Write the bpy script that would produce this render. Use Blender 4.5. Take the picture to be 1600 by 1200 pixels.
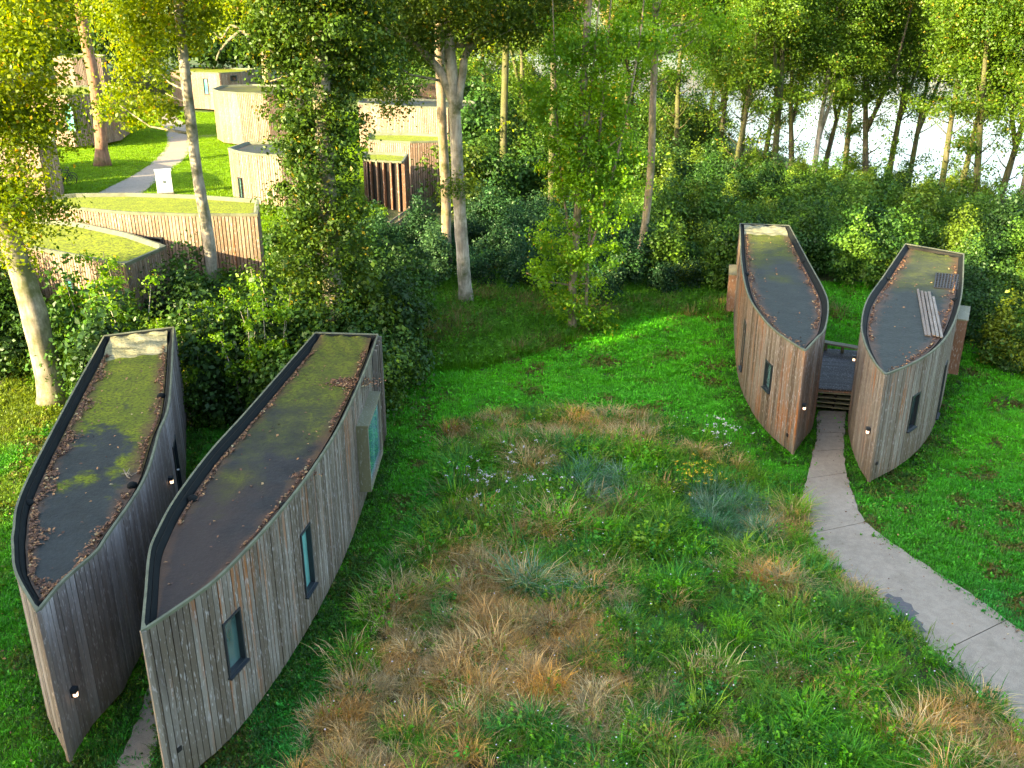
import bpy, math, random
import numpy as np
from mathutils import Vector, Matrix

scene = bpy.context.scene
for o in list(bpy.data.objects):
    bpy.data.objects.remove(o)

# ------------------------------------------------------------------ camera, sky, sun, exposure
CAM_Z = 13.6
PITCH = math.atan(1480 / 3750.0)                 # degrees below the horizon
cam_data = bpy.data.cameras.new('camera')
cam_data.sensor_width = 36.0
cam_data.lens = 36.0 * 1480 / 1600
cam_data.clip_start = 0.1
cam_data.clip_end = 6000
cam = bpy.data.objects.new('camera', cam_data)
scene.collection.objects.link(cam)
cam.location = (0, 0, CAM_Z)
cam.rotation_euler = (math.pi / 2 - PITCH, 0, 0)
scene.camera = cam

SUN_EL = math.radians(19.0)
SUN_DIR = Vector((-0.80, -0.60, 0)).normalized() * math.cos(SUN_EL) + Vector((0, 0, math.sin(SUN_EL)))   # towards the sun
world = bpy.data.worlds.new('World')
scene.world = world
world.use_nodes = True
wn = world.node_tree
bg = wn.nodes['Background']
sky = wn.nodes.new('ShaderNodeTexSky')
sky.sky_type = 'NISHITA'
sky.sun_disc = False
sky.sun_elevation = SUN_EL
sky.sun_rotation = math.atan2(SUN_DIR.x, SUN_DIR.y)
sky.air_density = 1.0
sky.dust_density = 2.0
sky.ozone_density = 1.0
wn.links.new(sky.outputs[0], bg.inputs['Color'])
bg.inputs['Strength'].default_value = 0.15
sun_data = bpy.data.lights.new('sun', 'SUN')
sun_data.energy = 3.8
sun_data.angle = math.radians(0.5)
sun_data.color = (1.0, 0.83, 0.50)
sun = bpy.data.objects.new('sun', sun_data)
scene.collection.objects.link(sun)
sun.location = (0, 0, 60)
sun.rotation_euler = SUN_DIR.to_track_quat('Z', 'Y').to_euler()
vs = scene.view_settings
vs.view_transform = 'Standard'
vs.look = 'None'
vs.exposure = 2.7
vs.use_white_balance = True
vs.white_balance_temperature = 7400
vs.white_balance_tint = 10
vs.gamma = 1.0
vs.use_curve_mapping = False
scene.render.engine = 'CYCLES'
scene.cycles.max_bounces = 6
scene.cycles.diffuse_bounces = 3
scene.cycles.glossy_bounces = 2
scene.cycles.transmission_bounces = 3
scene.cycles.transparent_max_bounces = 4
scene.cycles.use_denoising = True

# ------------------------------------------------------------------ helpers
rng = np.random.default_rng(7)
random.seed(7)
F = 1480.0
CT, ST = math.cos(PITCH), math.sin(PITCH)

def ray(px, py):
    a, b = (px - 800) / F, (py - 600) / F
    return np.array([a, CT - b * ST, -ST - b * CT])
def at(px, py, z=0.0):
    """point of the place at height z seen at this spot of the photograph"""
    r = ray(px, py)
    t = (z - CAM_Z) / r[2]
    return np.array([r[0] * t, r[1] * t, z])
def atd(px, py, y):
    """point at distance y in front of the camera"""
    r = ray(px, py)
    t = y / r[1]
    return np.array([r[0] * t, y, CAM_Z + r[2] * t])
def proj(x, y, z):
    dz = z - CAM_Z
    d = y * CT - dz * ST
    return 800 + F * x / d, 600 + F * (-dz * CT - y * ST) / d
def ss(x, a, b):
    t = np.clip((np.asarray(x, float) - a) / (b - a), 0, 1)
    return t * t * (3 - 2 * t)

GZ = -0.3
def shore(y):
    return np.interp(y, [-50, 30, 60, 79, 104, 140, 200, 260, 330], [90, 80, 58, 43, 33, 28, 0, -60, -160])
def hgt(x, y):
    x = np.asarray(x, float); y = np.asarray(y, float)
    left = ss(-x, 1, 16)
    z = GZ + ss(y, 30, 60) * (3.0 * left + 1.1 * ss(-x, -6, 3) * (1 - left))
    z = z - 1.2 * ss(x, 5, 30) * ss(y, 45, 90)
    z = z + 0.10 * np.sin(x * 0.35 + 1) * np.sin(y * 0.28) * ss(y, 20, 30)
    s = x - shore(y)
    lake = ss(s, -3, 2.5) * (y < 430) + 0
    z = z * (1 - lake) + (-4.0) * lake
    far = ss(y, 380, 420)
    z = z * (1 - far) + 1.0 * far
    return z

def tag(o, label=None, cat=None, group=None, kind=None):
    if label: o['label'] = label
    if cat: o['category'] = cat
    if group: o['group'] = group
    if kind: o['kind'] = kind
    return o
def link(o, parent=None):
    scene.collection.objects.link(o)
    if parent is not None: o.parent = parent
    return o
def empty(name, loc, rz=0.0):
    o = bpy.data.objects.new(name, None)
    o.location = loc; o.rotation_euler = (0, 0, rz)
    o.empty_display_size = 0.3
    return link(o)
def mesh_np(name, V, Fc, mat=None, attrs=None, smooth=False):
    """V (n,3); Fc (m,k) faces all of k corners"""
    V = np.ascontiguousarray(V, dtype=np.float32); Fc = np.ascontiguousarray(Fc, dtype=np.int32)
    me = bpy.data.meshes.new(name)
    m, k = Fc.shape
    me.vertices.add(len(V)); me.vertices.foreach_set('co', V.ravel())
    me.loops.add(m * k); me.loops.foreach_set('vertex_index', Fc.ravel())
    me.polygons.add(m); me.polygons.foreach_set('loop_start', np.arange(m, dtype=np.int32) * k)
    if smooth: me.polygons.foreach_set('use_smooth', np.ones(m, dtype=bool))
    me.update(calc_edges=True)
    for an, (dom, val) in (attrs or {}).items():
        a = me.attributes.new(an, 'FLOAT', dom)
        a.data.foreach_set('value', np.ascontiguousarray(val, dtype=np.float32))
    if mat: me.materials.append(mat)
    return me
class MB:
    """collects shapes into one mesh"""
    def __init__(s): s.v = []; s.f = []; s.t = []
    def add(s, vs_, fs, tint=0.5):
        b = len(s.v); s.v += [tuple(map(float, p)) for p in vs_]
        for f in fs: s.f.append([b + i for i in f]); s.t.append(tint)
    def box(s, c, size, rz=0.0, tint=0.5, M=None):
        hx, hy, hz = [q / 2 for q in size]
        P = [Vector((x, y, z)) for x in (-hx, hx) for y in (-hy, hy) for z in (-hz, hz)]
        R = M if M is not None else Matrix.Rotation(rz, 3, 'Z')
        P = [R @ p + Vector(c) for p in P]
        s.add(P, [(0, 1, 3, 2), (4, 6, 7, 5), (0, 4, 5, 1), (2, 3, 7, 6), (0, 2, 6, 4), (1, 5, 7, 3)], tint)
    def bar(s, a, b, w, h, tint=0.5):
        a = Vector(a); b = Vector(b); d = b - a
        q = d.to_track_quat('X', 'Z').to_matrix()
        s.box((a + b) / 2, (d.length, w, h), tint=tint, M=q)
    def tube(s, pts, rad, n=8, tint=0.5, caps=True):
        pts = [Vector(p) for p in pts]
        base = len(s.v)
        for i, p in enumerate(pts):
            d = (pts[min(i + 1, len(pts) - 1)] - pts[max(i - 1, 0)])
            if d.length < 1e-6: d = Vector((0, 0, 1))
            d.normalize()
            if i == 0: ux = Vector((1, 0, 0)) if abs(d.x) < 0.8 else Vector((0, 1, 0))
            ux = ux - d * ux.dot(d); ux.normalize(); uy = d.cross(ux)
            r = rad[i] if hasattr(rad, '__len__') else rad
            for k in range(n):
                a = 2 * math.pi * k / n
                s.v.append(tuple(p + ux * (math.cos(a) * r) + uy * (math.sin(a) * r)))
        for i in range(len(pts) - 1):
            for k in range(n):
                a = base + i * n + k; b = base + i * n + (k + 1) % n
                s.f.append([a, b, b + n, a + n]); s.t.append(tint)
        if caps:
            s.f.append([base + k for k in range(n)][::-1]); s.t.append(tint)
            e = base + (len(pts) - 1) * n
            s.f.append([e + k for k in range(n)]); s.t.append(tint)
    def torus(s, c, axis, R, r, n=20, m=6):
        q = Vector(axis).to_track_quat('Z', 'X').to_matrix(); base = len(s.v)
        for i in range(n):
            a = 2 * math.pi * i / n
            for j in range(m):
                b = 2 * math.pi * j / m
                s.v.append(tuple(Vector(c) + q @ Vector(((R + r * math.cos(b)) * math.cos(a), (R + r * math.cos(b)) * math.sin(a), r * math.sin(b)))))
        for i in range(n):
            for j in range(m):
                s.f.append([base + i * m + j, base + ((i + 1) % n) * m + j, base + ((i + 1) % n) * m + (j + 1) % m, base + i * m + (j + 1) % m]); s.t.append(.5)
    def mesh(s, name, mat, smooth=False):
        me = bpy.data.meshes.new(name)
        me.from_pydata(s.v, [], s.f)
        a = me.attributes.new('tint', 'FLOAT', 'FACE'); a.data.foreach_set('value', s.t)
        if mat: me.materials.append(mat)
        if smooth:
            for p in me.polygons: p.use_smooth = True
        me.update()
        return me
    def build(s, name, mat, parent=None, smooth=False):
        return link(bpy.data.objects.new(name, s.mesh(name, mat, smooth)), parent)

# ------------------------------------------------------------------ materials
def new_mat(name):
    m = bpy.data.materials.new(name); m.use_nodes = True
    nt = m.node_tree; bs = nt.nodes['Principled BSDF']
    return m, nt, bs
def nd(nt, typ, **kw):
    n = nt.nodes.new(typ)
    for k, v in kw.items():
        if k.startswith('i_'):
            n.inputs[int(k[2:])].default_value = v
        else: setattr(n, k, v)
    return n
def ramp(nt, fac, stops, mode='LINEAR'):
    r = nt.nodes.new('ShaderNodeValToRGB'); cr = r.color_ramp; cr.interpolation = mode
    while len(cr.elements) < len(stops): cr.elements.new(0.5)
    for e, (p, c) in zip(cr.elements, stops): e.position = p; e.color = (*c, 1)
    nt.links.new(fac, r.inputs[0])
    return r.outputs[0]
def noise(nt, vec, scale, detail=3, rough=0.55):
    n = nt.nodes.new('ShaderNodeTexNoise'); n.inputs['Scale'].default_value = scale
    n.inputs['Detail'].default_value = detail; n.inputs['Roughness'].default_value = rough
    if vec is not None: nt.links.new(vec, n.inputs['Vector'])
    return n.outputs['Fac']
def mapping(nt, vec, scale=(1, 1, 1), loc=(0, 0, 0)):
    m = nt.nodes.new('ShaderNodeMapping'); m.inputs['Scale'].default_value = scale; m.inputs['Location'].default_value = loc
    nt.links.new(vec, m.inputs['Vector']); return m.outputs[0]
def mix(nt, fac, a, b, mode='MIX'):
    m = nt.nodes.new('ShaderNodeMix'); m.data_type = 'RGBA'; m.blend_type = mode
    for s_, v in ((0, fac), (6, a), (7, b)):
        if isinstance(v, bpy.types.NodeSocket): nt.links.new(v, m.inputs[s_])
        elif s_ == 0: m.inputs[0].default_value = v
        else: m.inputs[s_].default_value = (*v, 1)
    return m.outputs[2]
def mth(nt, op, a, b=0.0, clamp=False):
    m = nt.nodes.new('ShaderNodeMath'); m.operation = op; m.use_clamp = clamp
    for i, v in enumerate((a, b)):
        if isinstance(v, bpy.types.NodeSocket): nt.links.new(v, m.inputs[i])
        else: m.inputs[i].default_value = v
    return m.outputs[0]
def pos(nt): return nt.nodes.new('ShaderNodeNewGeometry').outputs['Position']
def attr(nt, name, typ='GEOMETRY', out='Fac'):
    a = nt.nodes.new('ShaderNodeAttribute'); a.attribute_name = name; a.attribute_type = typ
    return a.outputs[out]
def bump(nt, bs, h, strength=0.4, dist=0.02):
    b = nt.nodes.new('ShaderNodeBump'); b.inputs['Strength'].default_value = strength; b.inputs['Distance'].default_value = dist
    nt.links.new(h, b.inputs['Height']); nt.links.new(b.outputs[0], bs.inputs['Normal'])
def plain(name, col, rough=0.6, metal=0.0, var=0.0):
    m, nt, bs = new_mat(name)
    if var:
        c = mix(nt, noise(nt, pos(nt), 3.0), tuple(q * (1 - var) for q in col), tuple(min(1, q * (1 + var)) for q in col))
        nt.links.new(c, bs.inputs['Base Color'])
    else: bs.inputs['Base Color'].default_value = (*col, 1)
    bs.inputs['Roughness'].default_value = rough; bs.inputs['Metallic'].default_value = metal
    return m

def wood(name, orange=0.2, grey=(0.24, 0.215, 0.20), brown=(0.15, 0.105, 0.08), joined=False, algae=0.0, warm=1.0):
    """weathered vertical boards: every board its own tone, silvered with pale flecks, streaks of orange where still fresh"""
    m, nt, bs = new_mat(name)
    rnd = attr(nt, 'tint') if joined else nt.nodes.new('ShaderNodeObjectInfo').outputs['Random']
    off = nt.nodes.new('ShaderNodeCombineXYZ')
    for i in range(3): nt.links.new(mth(nt, 'MULTIPLY', rnd, 37.0 + 11 * i), off.inputs[i])
    va = nt.nodes.new('ShaderNodeVectorMath'); va.operation = 'ADD'
    nt.links.new(pos(nt), va.inputs[0]); nt.links.new(off.outputs[0], va.inputs[1])
    v = va.outputs[0]
    tone = mth(nt, 'ADD', mth(nt, 'MULTIPLY', rnd, 0.9), mth(nt, 'MULTIPLY', mth(nt, 'SUBTRACT', noise(nt, mapping(nt, pos(nt), (0.5, 0.5, 0.25)), 1.0, 2), 0.5), 1.6))
    c = mix(nt, ramp(nt, tone, [(0.25, (0, 0, 0)), (0.8, (1, 1, 1))]), brown, grey)
    grain = noise(nt, mapping(nt, v, (26, 26, 1.1)), 1.0, 4, 0.6)
    c = mix(nt, mth(nt, 'MULTIPLY', grain, 0.75), c, tuple(q * 0.38 for q in brown), 'MIX')
    streak = noise(nt, mapping(nt, v, (9, 9, 0.5)), 1.0, 3, 0.6)
    big = noise(nt, pos(nt), 0.35, 2)
    om = ramp(nt, mth(nt, 'ADD', mth(nt, 'MULTIPLY', streak, 0.6), mth(nt, 'MULTIPLY', mth(nt, 'ADD', big, mth(nt, 'MULTIPLY', rnd, 0.35)), 0.5)), [(0.80 - 0.15 * orange, (0, 0, 0)), (0.94 - 0.14 * orange, (1, 1, 1))])
    c = mix(nt, om, c, (0.25 * warm, 0.095, 0.03))
    fleck = ramp(nt, noise(nt, mapping(nt, v, (22, 22, 6)), 1.0, 2), [(0.58, (0, 0, 0)), (0.68, (1, 1, 1))])
    c = mix(nt, mth(nt, 'MULTIPLY', fleck, 0.6), c, (0.42, 0.41, 0.42))
    dark = ramp(nt, noise(nt, mapping(nt, v, (1.2, 1.2, 0.5)), 1.0, 4), [(0.52, (0, 0, 0)), (0.75, (1, 1, 1))])
    c = mix(nt, mth(nt, 'MULTIPLY', dark, 0.55), c, (0.06, 0.05, 0.05))
    sep = nt.nodes.new('ShaderNodeSeparateXYZ'); nt.links.new(pos(nt), sep.inputs[0])
    if not joined:
        dirt = ramp(nt, mth(nt, 'ADD', mth(nt, 'MULTIPLY', sep.outputs[2], 0.8), mth(nt, 'MULTIPLY', noise(nt, mapping(nt, v, (6, 6, 1.5)), 1.0, 3), 0.9)), [(0.45, (1, 1, 1)), (0.95, (0, 0, 0))])
        c = mix(nt, mth(nt, 'MULTIPLY', dirt, 0.55), c, (0.085, 0.07, 0.04))
    if algae:
        c = mix(nt, mth(nt, 'MULTIPLY', noise(nt, pos(nt), 0.8), algae), c, (0.13, 0.17, 0.07))
    nt.links.new(c, bs.inputs['Base Color'])
    bs.inputs['Roughness'].default_value = 0.62
    bs.inputs['Specular IOR Level'].default_value = 0.4
    bump(nt, bs, grain, 0.5, 0.01)
    return m
M = {}
M['plankA'] = wood('weathered_board_cool', 0.0, (0.37, 0.36, 0.365), (0.19, 0.168, 0.158), algae=0.0)
M['plankB'] = wood('weathered_board_grey', 0.5, (0.30, 0.28, 0.25), (0.135, 0.11, 0.085))
M['plankC'] = wood('weathered_board_russet', 1.0, (0.27, 0.24, 0.205), (0.13, 0.09, 0.06))
M['plankD'] = wood('weathered_board_tan', 0.35, (0.29, 0.27, 0.235), (0.145, 0.112, 0.084))
M['far_clad'] = wood('larch_cladding', 0.3, (0.36, 0.28, 0.21), (0.23, 0.155, 0.105), joined=True)
M['newwood'] = wood('russet_timber', 0.9, (0.30, 0.19, 0.13), (0.22, 0.11, 0.065), joined=True)
M['deck'] = wood('dark_decking', 0.0, (0.10, 0.105, 0.12), (0.055, 0.055, 0.06), joined=False)
M['greywood'] = wood('silvered_timber', 0.0, (0.30, 0.28, 0.24), (0.19, 0.15, 0.115), joined=True)
M['rail'] = wood('pale_mossy_timber', 0.0, (0.30, 0.29, 0.22), (0.20, 0.18, 0.12), joined=True, algae=0.5)
M['membrane'] = plain('black_roofing_felt', (0.008, 0.011, 0.012), 0.85, var=0.4)
M['membrane'].node_tree.nodes['Principled BSDF'].inputs['Specular IOR Level'].default_value = 0.15
M['backing'] = plain('dark_wall_behind_boards', (0.012, 0.011, 0.010), 0.9)
M['frame'] = plain('dark_window_frame', (0.018, 0.026, 0.034), 0.4)
M['vent'] = plain('black_vent', (0.01, 0.01, 0.01), 0.6)
M['black'] = plain('black_plastic', (0.012, 0.013, 0.02), 0.5)
M['rim'] = plain('weathered_rim', (0.10, 0.115, 0.075), 0.8, var=0.7)
M['cabinet'] = plain('pale_cabinet', (0.62, 0.66, 0.70), 0.45, var=0.06)
M['bike'] = plain('bicycle_black', (0.012, 0.012, 0.016), 0.4)

def glassmat(name, col, rough=0.04, pale=None):
    m, nt, bs = new_mat(name)
    if pale:
        g = noise(nt, mapping(nt, pos(nt), (1.5, 1.5, 0.6)), 1.0, 2)
        nt.links.new(mix(nt, ramp(nt, g, [(0.42, (0, 0, 0)), (0.6, (1, 1, 1))]), col, pale), bs.inputs['Base Color'])
    else: bs.inputs['Base Color'].default_value = (*col, 1)
    bs.inputs['Roughness'].default_value = rough
    bs.inputs['Specular IOR Level'].default_value = 0.9
    bs.inputs['Coat Weight'].default_value = 0.6; bs.inputs['Coat Roughness'].default_value = 0.02
    return m
M['glass'] = glassmat('window_glass', (0.010, 0.018, 0.020), pale=(0.06, 0.13, 0.13))
M['glass_dark'] = glassmat('dark_glass', (0.012, 0.018, 0.022))
M['glass_teal'] = glassmat('blinds_behind_glass', (0.05, 0.22, 0.22), pale=(0.14, 0.42, 0.40))

def roofmat(name, moss0, moss1, moss_amt, base=(0.016, 0.021, 0.022), film=(0.030, 0.021, 0.018), film_to=0.0, leafy=0.0, bright=1.0):
    """felt roof: grey felt towards the point, green moss towards the square end"""
    m, nt, bs = new_mat(name)
    u = attr(nt, 'u'); p = pos(nt)
    big = noise(nt, p, 0.42, 4, 0.6); mid = noise(nt, p, 1.7, 4, 0.65); fine = noise(nt, p, 11, 3, 0.7); vfine = noise(nt, p, 45, 2, 0.7)
    c = mix(nt, ramp(nt, mid, [(0.35, (0, 0, 0)), (0.7, (1, 1, 1))]), base, tuple(q * 1.7 for q in base))
    if film_to > 0:
        fm = mth(nt, 'ADD', mth(nt, 'SUBTRACT', film_to, u), mth(nt, 'MULTIPLY', mth(nt, 'SUBTRACT', big, 0.5), 1.3))
        c = mix(nt, mth(nt, 'MULTIPLY', ramp(nt, fm, [(0.0, (0, 0, 0)), (0.18, (1, 1, 1))]), 0.8), c, film)
    mm = mth(nt, 'ADD', mth(nt, 'ADD', u, mth(nt, 'MULTIPLY', mth(nt, 'SUBTRACT', big, 0.5), 1.1)), mth(nt, 'MULTIPLY', mth(nt, 'SUBTRACT', mid, 0.5), 0.35))
    mf = ramp(nt, mm, [(moss0, (0, 0, 0)), (moss1, (1, 1, 1))])
    mossc = mix(nt, ramp(nt, mid, [(0.3, (0, 0, 0)), (0.7, (1, 1, 1))]), (0.085 * bright, 0.12 * bright, 0.006), (0.17 * bright, 0.21 * bright, 0.004))
    mossc = mix(nt, ramp(nt, fine, [(0.35, (1, 1, 1)), (0.6, (0, 0, 0))]), mossc, (0.05, 0.055, 0.008))
    c = mix(nt, mth(nt, 'MULTIPLY', mf, moss_amt), c, mossc)
    c = mix(nt, mth(nt, 'MULTIPLY', ramp(nt, vfine, [(0.35, (1, 1, 1)), (0.55, (0, 0, 0))]), 0.5), c, (0.02, 0.02, 0.015))
    e = attr(nt, 'edge')
    em = ramp(nt, mth(nt, 'ADD', e, mth(nt, 'MULTIPLY', mth(nt, 'SUBTRACT', mid, 0.5), 0.9)), [(0.62 - leafy, (0, 0, 0)), (0.92 - leafy, (1, 1, 1))])
    c = mix(nt, mth(nt, 'MULTIPLY', em, 0.75), c, mix(nt, fine, (0.055, 0.03, 0.018), (0.13, 0.07, 0.04)))
    nt.links.new(c, bs.inputs['Base Color'])
    rg = ramp(nt, mth(nt, 'ADD', mth(nt, 'MULTIPLY', mf, 0.6), mth(nt, 'MULTIPLY', fine, 0.5)), [(0.1, (0.55,) * 3), (0.7, (0.9,) * 3)])
    nt.links.new(rg, bs.inputs['Roughness'])
    bs.inputs['Specular IOR Level'].default_value = 0.3
    bump(nt, bs, mth(nt, 'ADD', fine, mth(nt, 'MULTIPLY', mid, 2.0)), 0.45, 0.03)
    return m
M['roofA'] = roofmat('mossy_felt_roof', 0.40, 0.48, 1.0, film_to=0.12, leafy=0.12, bright=1.2)
M['roofB'] = roofmat('stained_felt_roof', 0.34, 0.74, 0.8, base=(0.017, 0.017, 0.019), film=(0.042, 0.027, 0.023), film_to=0.45, leafy=0.02)
M['roofC'] = roofmat('slate_felt_roof', 0.48, 0.85, 0.85, base=(0.017, 0.023, 0.020), leafy=0.10)
M['roofD'] = roofmat('slate_felt_roof_clean', 0.50, 1.05, 0.7, base=(0.018, 0.024, 0.020), leafy=0.12)
M['roofF'] = roofmat('far_mossy_roof', 0.05, 0.35, 0.97, base=(0.05, 0.05, 0.03), leafy=-0.1, bright=2.1)
m, nt, bs = new_mat('beige_membrane')
p = pos(nt)
cr_ = noise(nt, mapping(nt, p, (1.2, 2.4, 2)), 1.3, 5, 0.7)
nt.links.new(ramp(nt, cr_, [(0.30, (0.06, 0.06, 0.025)), (0.48, (0.20, 0.20, 0.11)), (0.62, (0.34, 0.31, 0.19)), (0.8, (0.15, 0.14, 0.05))]), bs.inputs['Base Color'])
bs.inputs['Roughness'].default_value = 0.6; bump(nt, bs, cr_, 1.0, 0.15); M['beige'] = m

def leafmat(name, lo, hi, dry=None, trans=0.35, inst=False, gloss=0.02):
    m, nt, bs = new_mat(name)
    nt.nodes.remove(bs)
    out = [n for n in nt.nodes if n.type == 'OUTPUT_MATERIAL'][0]
    t = attr(nt, 'tint')
    stops = [(0.0, lo), (0.75, hi)]
    if dry: stops += [(0.97, hi), (1.0, dry)]
    c = ramp(nt, t, stops)
    if inst:
        c = mix(nt, 1.0, c, attr(nt, 'col', 'INSTANCER', 'Color'), 'MULTIPLY')
    else:
        rnd = nt.nodes.new('ShaderNodeObjectInfo').outputs['Random']
        big = noise(nt, pos(nt), 0.5, 2)
        c = mix(nt, ramp(nt, big, [(0.35, (0, 0, 0)), (0.65, (1, 1, 1))]), c, mix(nt, 1.0, c, (1.45, 1.2, 0.75), 'MULTIPLY'))
    d = nt.nodes.new('ShaderNodeBsdfDiffuse'); tr = nt.nodes.new('ShaderNodeBsdfTranslucent'); g = nt.nodes.new('ShaderNodeBsdfGlossy')
    g.inputs['Roughness'].default_value = 0.42; g.inputs['Color'].default_value = (0.7, 0.85, 0.8, 1)
    nt.links.new(c, d.inputs['Color'])
    nt.links.new(mix(nt, 1.0, c, (1.6, 1.4, 0.5), 'MULTIPLY'), tr.inputs['Color'])
    m1 = nt.nodes.new('ShaderNodeMixShader'); m1.inputs[0].default_value = trans
    nt.links.new(d.outputs[0], m1.inputs[1]); nt.links.new(tr.outputs[0], m1.inputs[2])
    m2 = nt.nodes.new('ShaderNodeMixShader'); m2.inputs[0].default_value = gloss
    nt.links.new(m1.outputs[0], m2.inputs[1]); nt.links.new(g.outputs[0], m2.inputs[2])
    nt.links.new(m2.outputs[0], out.inputs[0])
    return m
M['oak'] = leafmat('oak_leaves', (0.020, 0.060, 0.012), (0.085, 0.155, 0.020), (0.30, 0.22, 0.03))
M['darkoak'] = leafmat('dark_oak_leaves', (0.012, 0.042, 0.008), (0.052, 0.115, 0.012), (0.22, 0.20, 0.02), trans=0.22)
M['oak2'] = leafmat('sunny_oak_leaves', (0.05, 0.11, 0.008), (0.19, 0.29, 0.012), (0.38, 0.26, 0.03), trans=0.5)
M['ivy'] = leafmat('ivy_leaves', (0.010, 0.034, 0.010), (0.040, 0.095, 0.020), (0.09, 0.14, 0.03), trans=0.2, gloss=0.03)
M['maple'] = leafmat('maple_leaves', (0.045, 0.15, 0.010), (0.15, 0.33, 0.018), (0.40, 0.33, 0.03), trans=0.42)
M['lakeleaf'] = leafmat('lakeside_leaves', (0.020, 0.068, 0.008), (0.085, 0.18, 0.016), (0.22, 0.19, 0.03))
M['shrub'] = leafmat('shrub_leaves', (0.28, 0.30, 0.30), (1.3, 1.3, 1.2), (1.7, 1.6, 1.2), inst=True, trans=0.22)
M['grass'] = leafmat('grass_blades', (0.5, 0.5, 0.5), (1.2, 1.2, 1.2), (1.8, 1.6, 1.4), inst=True, trans=0.35, gloss=0.02)

def bark(name, a, b, moss=0.0, scale=1.0):
    m, nt, bs = new_mat(name); p = pos(nt)
    n1 = noise(nt, mapping(nt, p, (9 * scale, 9 * scale, 1.6 * scale)), 1.0, 5, 0.65)
    n2 = noise(nt, p, 1.3, 4, 0.6)
    c = mix(nt, ramp(nt, n1, [(0.33, (0, 0, 0)), (0.66, (1, 1, 1))]), a, b)
    c = mix(nt, mth(nt, 'MULTIPLY', ramp(nt, n2, [(0.45, (0, 0, 0)), (0.62, (1, 1, 1))]), 0.5), c, tuple(q * 0.45 for q in a))
    if moss: c = mix(nt, mth(nt, 'MULTIPLY', ramp(nt, noise(nt, p, 0.9, 5, 0.7), [(0.5 - 0.2 * moss, (0, 0, 0)), (0.66 - 0.1 * moss, (1, 1, 1))]), 0.85), c, (0.06, 0.075, 0.012))
    nt.links.new(c, bs.inputs['Base Color']); bs.inputs['Roughness'].default_value = 0.9
    bump(nt, bs, n1, 0.5, 0.03)
    return m
M['bark_pale'] = bark('pale_bark', (0.25, 0.22, 0.18), (0.50, 0.46, 0.38), 0.15)
M['bark_oak'] = bark('oak_bark', (0.17, 0.15, 0.12), (0.40, 0.36, 0.29), 0.55)
M['bark_warm'] = bark('warm_bark', (0.20, 0.15, 0.10), (0.38, 0.31, 0.22), 0.2)
M['bark_pine'] = bark('pine_bark', (0.16, 0.08, 0.05), (0.34, 0.19, 0.12), 0.1)
M['bark_dark'] = bark('dark_bark', (0.035, 0.03, 0.024), (0.10, 0.085, 0.065), 0.5)
M['bark_lake'] = bark('mossy_lakeside_bark', (0.06, 0.055, 0.035), (0.15, 0.14, 0.08), 0.9)

# ground
m, nt, bs = new_mat('grassland'); p = pos(nt)
n1 = noise(nt, p, 0.25, 4); n2 = noise(nt, p, 2.2, 5, 0.7); n3 = noise(nt, p, 14, 3, 0.7)
c = mix(nt, n2, (0.03, 0.11, 0.008), (0.08, 0.21, 0.012))
c = mix(nt, ramp(nt, n1, [(0.4, (0, 0, 0)), (0.65, (1, 1, 1))]), c, mix(nt, n2, (0.035, 0.05, 0.01), (0.11, 0.12, 0.025)))
c = mix(nt, mth(nt, 'MULTIPLY', ramp(nt, n3, [(0.4, (1, 1, 1)), (0.6, (0, 0, 0))]), 0.6), c, (0.022, 0.020, 0.010))
wild = attr(nt, 'wild')
c = mix(nt, mth(nt, 'MULTIPLY', wild, 0.9), c, mix(nt, n2, (0.016, 0.015, 0.008), (0.06, 0.05, 0.02)))
nt.links.new(c, bs.inputs['Base Color']); bs.inputs['Roughness'].default_value = 0.95
bump(nt, bs, mth(nt, 'ADD', n3, n2), 0.8, 0.08); M['ground'] = m
# concrete path
m, nt, bs = new_mat('worn_concrete'); p = pos(nt)
n1 = noise(nt, p, 0.5, 4); n2 = noise(nt, p, 5, 5, 0.75); n3 = noise(nt, p, 60, 2, 0.8)
c = mix(nt, n1, (0.26, 0.225, 0.175), (0.37, 0.32, 0.255))
c = mix(nt, ramp(nt, n2, [(0.42, (0, 0, 0)), (0.6, (1, 1, 1))]), mix(nt, 1.0, c, (0.84, 0.83, 0.82), 'MULTIPLY'), c)
c = mix(nt, mth(nt, 'MULTIPLY', ramp(nt, n3, [(0.35, (1, 1, 1)), (0.5, (0, 0, 0))]), 0.7), c, (0.09, 0.08, 0.075))
c = mix(nt, mth(nt, 'MULTIPLY', ramp(nt, noise(nt, p, 1.1, 6, 0.75), [(0.53, (0, 0, 0)), (0.66, (1, 1, 1))]), 0.3), c, (0.12, 0.105, 0.075))
nt.links.new(c, bs.inputs['Base Color']); bs.inputs['Roughness'].default_value = 0.88
bump(nt, bs, mth(nt, 'ADD', n3, n2), 0.35, 0.01); M['path'] = m
m, nt, bs = new_mat('damp_patch'); p = pos(nt)
nt.links.new(mix(nt, noise(nt, p, 9, 4), (0.045, 0.045, 0.05), (0.12, 0.115, 0.12)), bs.inputs['Base Color']); bs.inputs['Roughness'].default_value = 0.7; M['damp'] = m
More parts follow.
